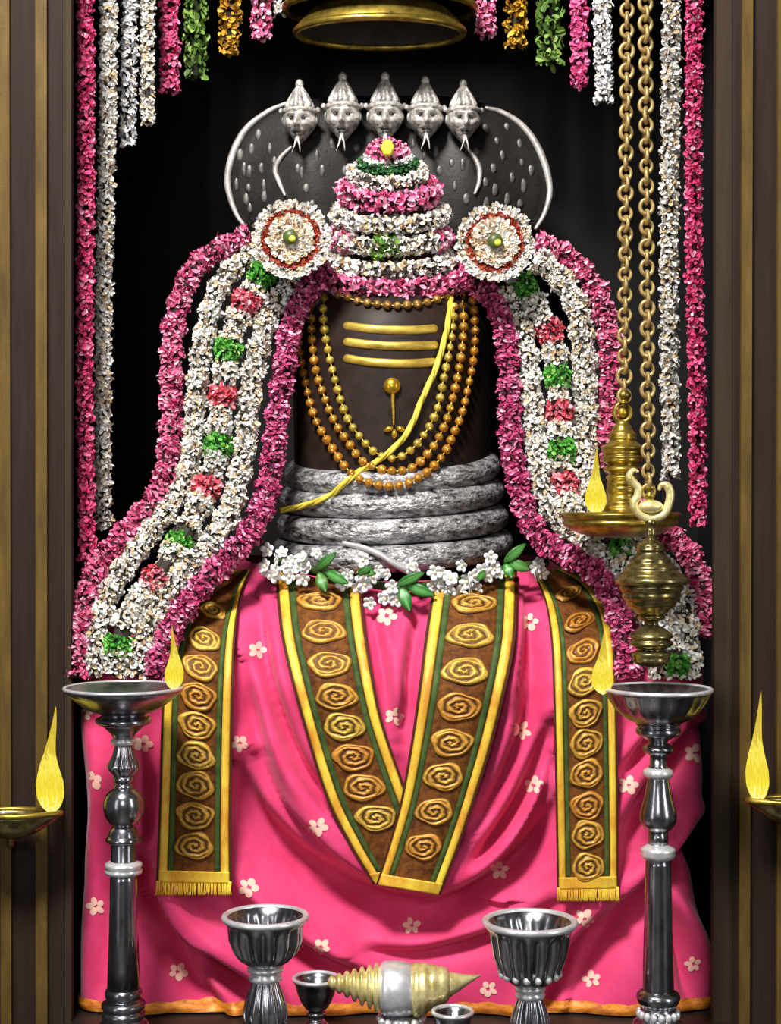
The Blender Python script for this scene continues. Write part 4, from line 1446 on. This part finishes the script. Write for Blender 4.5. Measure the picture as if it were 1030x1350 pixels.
turned('hook_bead', [(3, 636), (6, 640), (7, 645), (4, 649), (7, 653), (5, 660)], 857, Y2, M['brass'], h2, sm=3)
turned('knop', [(3, 683), (7, 687), (7, 692), (4, 696)], 858, Y2, M['brass_old'], h2, sm=3)


# side diyas on brackets
def diya(sgn, tip, rim_y, label, y, flame_a, core):
    root = thing('wall_oil_lamp', label, 'oil lamp', tuple(P(tip[0] - sgn * 70, tip[1], y)), 'small oil lamps on the jambs')
    k_ = kk(y)
    n, s_ = 30, 20
    u = np.linspace(0, 1, n)
    x = tip[0] - sgn * 130 * u
    half = 27 * np.sin(np.clip(u * PI, .02, PI - .02)) ** .85 + 1.0
    dep = 32 * np.sin(np.clip(u * PI, .02, PI - .02)) ** .9 + 1.5
    t = np.linspace(0, PI, s_)
    mbx = MB()
    rows = []
    for i in range(n):
        o_ = [(x[i], half[i] * math.cos(a), dep[i] * math.sin(a)) for a in t]
        i_ = [(x[i], half[i] * .86 * math.cos(a), dep[i] * .82 * math.sin(a) + 0.) for a in t[::-1]]
        rows.append(o_ + i_)
    A = np.array(rows)
    sagtop = 6 * np.sin(u * PI) ** 1 * 0
    V_ = np.stack([X(A[..., 0], y), y + A[..., 1] * k_, Z(tip[1] + A[..., 2] - (10 * np.sin(u * PI))[:, None] * .0, y)], -1)
    c_ = 2 * s_
    mbx.add(V_.reshape(-1, 3), [grid_faces(n, c_), np.arange(c_)[None], ((n - 1) * c_ + np.arange(c_))[::-1][None]])
    mbx.build('bowl', M['brass_old'], root)
    rim = np.array([P(a, tip[1] - 1, y) + np.array([0, h * k_, 0]) for a, h in zip(x, half)])
    rim2 = np.array([P(a, tip[1] - 1, y) - np.array([0, h * k_, 0]) for a, h in zip(x[::-1], half[::-1])])
    tube(MB(), np.vstack([rim, rim2]), 4 * k_, 8, ref=(0, 0, 1), closed=True).build('rim', M['brass'], root)
    arm = catmull([P(tip[0] - sgn * 65, tip[1] + 20, y + .03), P(tip[0] - sgn * 66, tip[1] + 40, (y + JY) / 2), P(tip[0] - sgn * 66, tip[1] + 34, JY)], 8)
    tube(MB(), arm, .011, 10, ref=(1, 0, 0)).build('bracket', M['brass_old'], root)
    flame(root, *flame_a)
    return root


diya(1, (80, 1073), 0, 'small brass oil lamp with flame on the left jamb', -.17, (68, -.17, 1070, 932, 18, -16), 0)
diya(-1, (985, 1056), 0, 'small brass oil lamp with flame on the right jamb', -.17, (1000, -.17, 1056, 912, 15, -10), 0)

# ------------------------------------------------------------------ brass canopy at the top
YB = .62
ca = thing('brass_canopy', 'tiered brass canopy hanging above the serpent heads, seen from below', 'canopy', (X(501, YB), YB, Z(40, YB)))


def tier(name, r, zlo, hh, thick, inner, m):
    mbx = MB()
    kx = kk(YB)
    prof = [(r * .955 * kx, zlo - .002), (r * .985 * kx, zlo - .012), (r * 1.01 * kx, zlo), (r * .995 * kx, zlo + .014),
            (r * .93 * kx, zlo + hh * .35), (r * .8 * kx, zlo + hh * .7), (r * .55 * kx, zlo + hh), (inner * kx, zlo + hh)]
    lathe(mbx, prof, (X(501, YB), YB, 0), 72, sy=.62)
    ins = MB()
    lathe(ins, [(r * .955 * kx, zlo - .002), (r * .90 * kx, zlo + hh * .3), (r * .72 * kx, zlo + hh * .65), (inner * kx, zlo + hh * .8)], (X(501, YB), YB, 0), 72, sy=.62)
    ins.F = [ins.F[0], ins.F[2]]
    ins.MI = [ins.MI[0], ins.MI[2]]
    ins.build(name + '_inside', M['shaded_inside'], ca)
    mbx.F, mbx.MI = [mbx.F[0], mbx.F[2]], [mbx.MI[0], mbx.MI[2]]
    return mbx.build(name, m, ca)


zb = Z(43, YB)
tier('lower_tier', 111, zb, .10, .02, 6, M['brass'])
tier('upper_tier', 126, zb + .072, .12, .02, 6, M['brass'])
for r, z in ((110, zb), (125, zb + .072)):
    t = np.linspace(0, 2 * PI, 90, endpoint=False)
    kx = kk(YB)
    tube(MB(), np.stack([X(501, YB) + r * kx * np.cos(t), YB + r * kx * np.sin(t) * .62, np.full(90, z)], 1), .0115, 10, ref=(0, 0, 1), closed=True).build('rolled_rim', M['brass'], ca)
tube(MB(), np.array([[X(501, YB), YB, zb + .05], [X(501, YB), YB, 3.1], [X(501, YB), YB, 3.45]]), .008, 8, ref=(0, -1, 0)).build('rod', M['brass_old'], ca)

# ------------------------------------------------------------------ goblets, conch
fl = lambda nf, a, z0, z1: (lambda t, z: 1 + a * np.abs(np.cos(t * nf / 2)) * ((z < z0) & (z > z1)) - a * .5 * ((z < z0) & (z > z1)))
YG = -.45
gl = thing('silver_goblet', 'large fluted silver goblet standing on the left in front of the cloth', 'goblet', (X(350, YG), YG, 0), 'silver goblets on the floor')
turned('bowl', [(3, 1262), (20, 1255), (36, 1238), (44, 1220), (49, 1209), (53, 1206), (57, 1207), (57, 1211), (51, 1218), (46, 1226), (45, 1240), (40, 1254), (32, 1264), (24, 1271), (18, 1275)], 350, YG, M['goblet_silver'], gl, 120, fl(14, .17, Z(1224, YG), Z(1266, YG)))
oval(MB(), 350, YG, 1209, 54, 4.2).build('rim', M['rim_silver'], gl)['label'] = 'bright rolled rim'
turned('neck_ring', [(18, 1273), (24, 1275), (24, 1279), (19, 1281), (19, 1283), (22, 1286), (22, 1291), (17, 1294)], 350, YG, M['rim_silver'], gl)
turned('foot', [(17, 1292), (19, 1300), (25, 1318), (28, 1334), (26, 1350), (21, 1366), (22, 1380), (34, 1398), (48, 1412), (50, FL(YG))], 350, YG, M['goblet_silver'], gl, 96, lambda t, z: 1 + .05 * np.cos(t * 12), 3)
gr = thing('silver_goblet', 'largest fluted silver goblet with a beaded bowl, right of the conch', 'goblet', (X(699, YG), YG, 0), 'silver goblets on the floor')
turned('bowl', [(3, 1280), (20, 1270), (36, 1250), (48, 1228), (54, 1216), (59, 1213), (62, 1214), (62, 1219), (55, 1226), (50, 1234), (46, 1258), (39, 1280), (30, 1292), (19, 1300)], 699, YG, M['goblet_silver'], gr, 120, fl(15, .17, Z(1232, YG), Z(1284, YG)))
oval(MB(), 699, YG, 1216, 59, 4.6).build('rim', M['rim_silver'], gr)['label'] = 'bright rolled rim'
turned('neck_ring', [(17, 1298), (20, 1300), (20, 1305), (17, 1307), (17, 1308), (20, 1310), (19, 1314), (15, 1317)], 699, YG, M['rim_silver'], gr)
turned('foot', [(15, 1315), (18, 1322), (23, 1338), (26, 1352), (27, 1366), (24, 1378), (34, 1398), (50, 1412), (52, FL(YG))], 699, YG, M['goblet_silver'], gr, 96, lambda t, z: 1 + .06 * np.cos(t * 10), 3)
b0 = None
for q in range(16):
    a = q * PI / 8 + .2
    w = (X(699, YG) + 38 * kk(YG) * math.cos(a), YG + 38 * kk(YG) * math.sin(a), Z(1283, YG))
    if b0 is None:
        b0 = sphere(MB(), (0, 0, 0), (.0085, .0085, .0095), 10, 8).build('bowl_bead', M['rim_silver'], None)
        b0.parent = gr
        b0.location = Vector(w) - gr.location
    else:
        copy_part(b0, gr, w)
YS = -.14
gs = thing('silver_goblet', 'small silver goblet standing between the left goblet and the conch', 'goblet', (X(417, YS), YS, 0), 'silver goblets on the floor')
turned('bowl', [(3, 1316), (12, 1312), (20, 1303), (25, 1295), (28, 1289), (31, 1289), (31, 1293), (28, 1297), (26, 1306), (21, 1319), (15, 1328), (9, 1333)], 417, YS, M['goblet_silver'], gs, 64)
oval(MB(), 417, YS, 1290, 29.5, 2.6).build('rim', M['rim_silver'], gs)['label'] = 'bright rolled rim'
turned('foot', [(9, 1332), (13, 1334), (13, 1338), (10, 1341), (12, 1346), (20, 1355), (24, 1361), (24, FL(YS))], 417, YS, M['goblet_silver'], gs, sm=2)
YS2 = -.36
gb = thing('silver_bowl', 'little silver footed bowl beneath the tip of the conch', 'bowl', (X(597, YS2), YS2, 0))
turned('bowl', [(3, 1356), (14, 1350), (22, 1340), (25, 1333), (28, 1332), (28, 1336), (25, 1340), (22, 1352), (15, 1364), (9, 1370)], 597, YS2, M['goblet_silver'], gb, 64, fl(16, .08, Z(1340, YS2), Z(1362, YS2)))
oval(MB(), 597, YS2, 1334, 26, 2.8).build('rim', M['rim_silver'], gb)['label'] = 'bright rolled rim'
turned('foot', [(9, 1368), (12, 1372), (10, 1377), (14, 1384), (24, 1394), (26, FL(YS2))], 597, YS2, M['goblet_silver'], gb, sm=2)

YK = -.26
kc = kk(YK)
cn = thing('conch', 'gold and silver conch lying on a beaded silver stand at bottom centre', 'conch', (X(530, YK), YK, 0))
cz = Z(1303, YK)


def con(name, pts, m, zt=(0, 0), seg=48, label=None):
    p = [((a - 515) * kc, b * kc) for a, b in pts]
    mbx = lathe(MB(), [(r, x) for x, r in p], (0, YK, 0), seg, axis='x')
    Vx = mbx.V[0]
    pxs = 515 + Vx[:, 0] / kc
    Vx[:, 2] += cz + np.interp(pxs, [432, 470, 505, 550, 600, 634], [8, 4, 0, -2, 6, 17]) * kc
    o = mbx.build(name, m, cn)
    if label: o['label'] = label


ribs = []
for q, (a, r) in enumerate(((438, 8), (447, 12), (457, 15.5), (467, 19), (477, 22.5), (487, 25.5), (496, 28.5))):
    ribs += [(a - 4.2, r * .74), (a - 1.6, r * 1.08), (a + 2.0, r * 1.12), (a + 4.4, r * .86)]
con('ribbed_spire', [(432, 2)] + ribs + [(502, 26)], M['pale_gold'], label='pale gold ribbed spire')
con('silver_body', [(500, 25), (503, 32), (507, 35), (518, 36.5), (530, 36), (540, 34), (545, 31)], M['rim_silver'], label='polished silver body')
con('gold_mouth', [(543, 31), (546, 35), (551, 35.5), (555, 33), (557, 34), (562, 33), (566, 29), (569, 30), (575, 28), (579, 25), (582, 25.5), (588, 23), (592, 19)], M['pale_gold'], label='pale gold banded mouth')
con('gold_tip', [(590, 17), (593, 16.5), (606, 11), (620, 5.5), (634, 1)], M['pale_gold'], label='pointed gold spout')
turned('stand', [(22, 1336), (27, 1340), (29, 1345), (24, 1350), (18, 1358), (22, 1370), (36, 1382), (38, FL(YK))], 529, YK, M['lamp_silver'], cn, sm=3)
b0 = None
for q in range(14):
    a = q * 2 * PI / 14
    w = (X(529, YK) + 28 * kc * math.cos(a), YK + 28 * kc * math.sin(a), Z(1343, YK))
    if b0 is None:
        b0 = sphere(MB(), (0, 0, 0), .0105, 10, 8).build('stand_bead', M['rim_silver'], None)
        b0.parent = cn
        b0.location = Vector(w) - cn.location
    else:
        copy_part(b0, cn, w)


# ------------------------------------------------------------------ light
def area(name, loc, target, size, energy, color=(1, 1, 1), sy=None):
    l = bpy.data.lights.new(name, 'AREA')
    l.energy = energy
    l.color = color
    l.size = size
    if sy:
        l.shape = 'RECTANGLE'
        l.size_y = sy
    o = bpy.data.objects.new(name, l)
    COL.objects.link(o)
    o.location = loc
    o.rotation_euler = (Vector(target) - Vector(loc)).to_track_quat('-Z', 'Y').to_euler()
    return o


area('key_light', (-1.1, -3.1, 5.2), (0, .3, 1.2), .9, 520, (1, .97, .93), .9)
area('side_light', (3.2, -2.6, 2.0), (0, .3, 1.2), .45, 36, (1, .98, .95), 2.6)
area('left_light', (-2.7, -3.4, 1.4), (0, .1, .9), .35, 20, (1, .98, .97), 2.4)  # added strip light that puts bright highlights on the silver
area('front_light', (-.3, -5.4, 2.4), (0, .3, 1.4), 1.0, 36, (1, 1, 1), 1.0)
w = bpy.data.worlds.new('world')
SC.world = w
w.use_nodes = True
w.node_tree.nodes['Background'].inputs[0].default_value = (.9, .95, 1, 1)
w.node_tree.nodes['Background'].inputs[1].default_value = .07

vs = SC.view_settings
vs.view_transform = 'Standard'
vs.look = 'None'
vs.gamma = 1
vs.exposure = 0
vs.use_curve_mapping = False
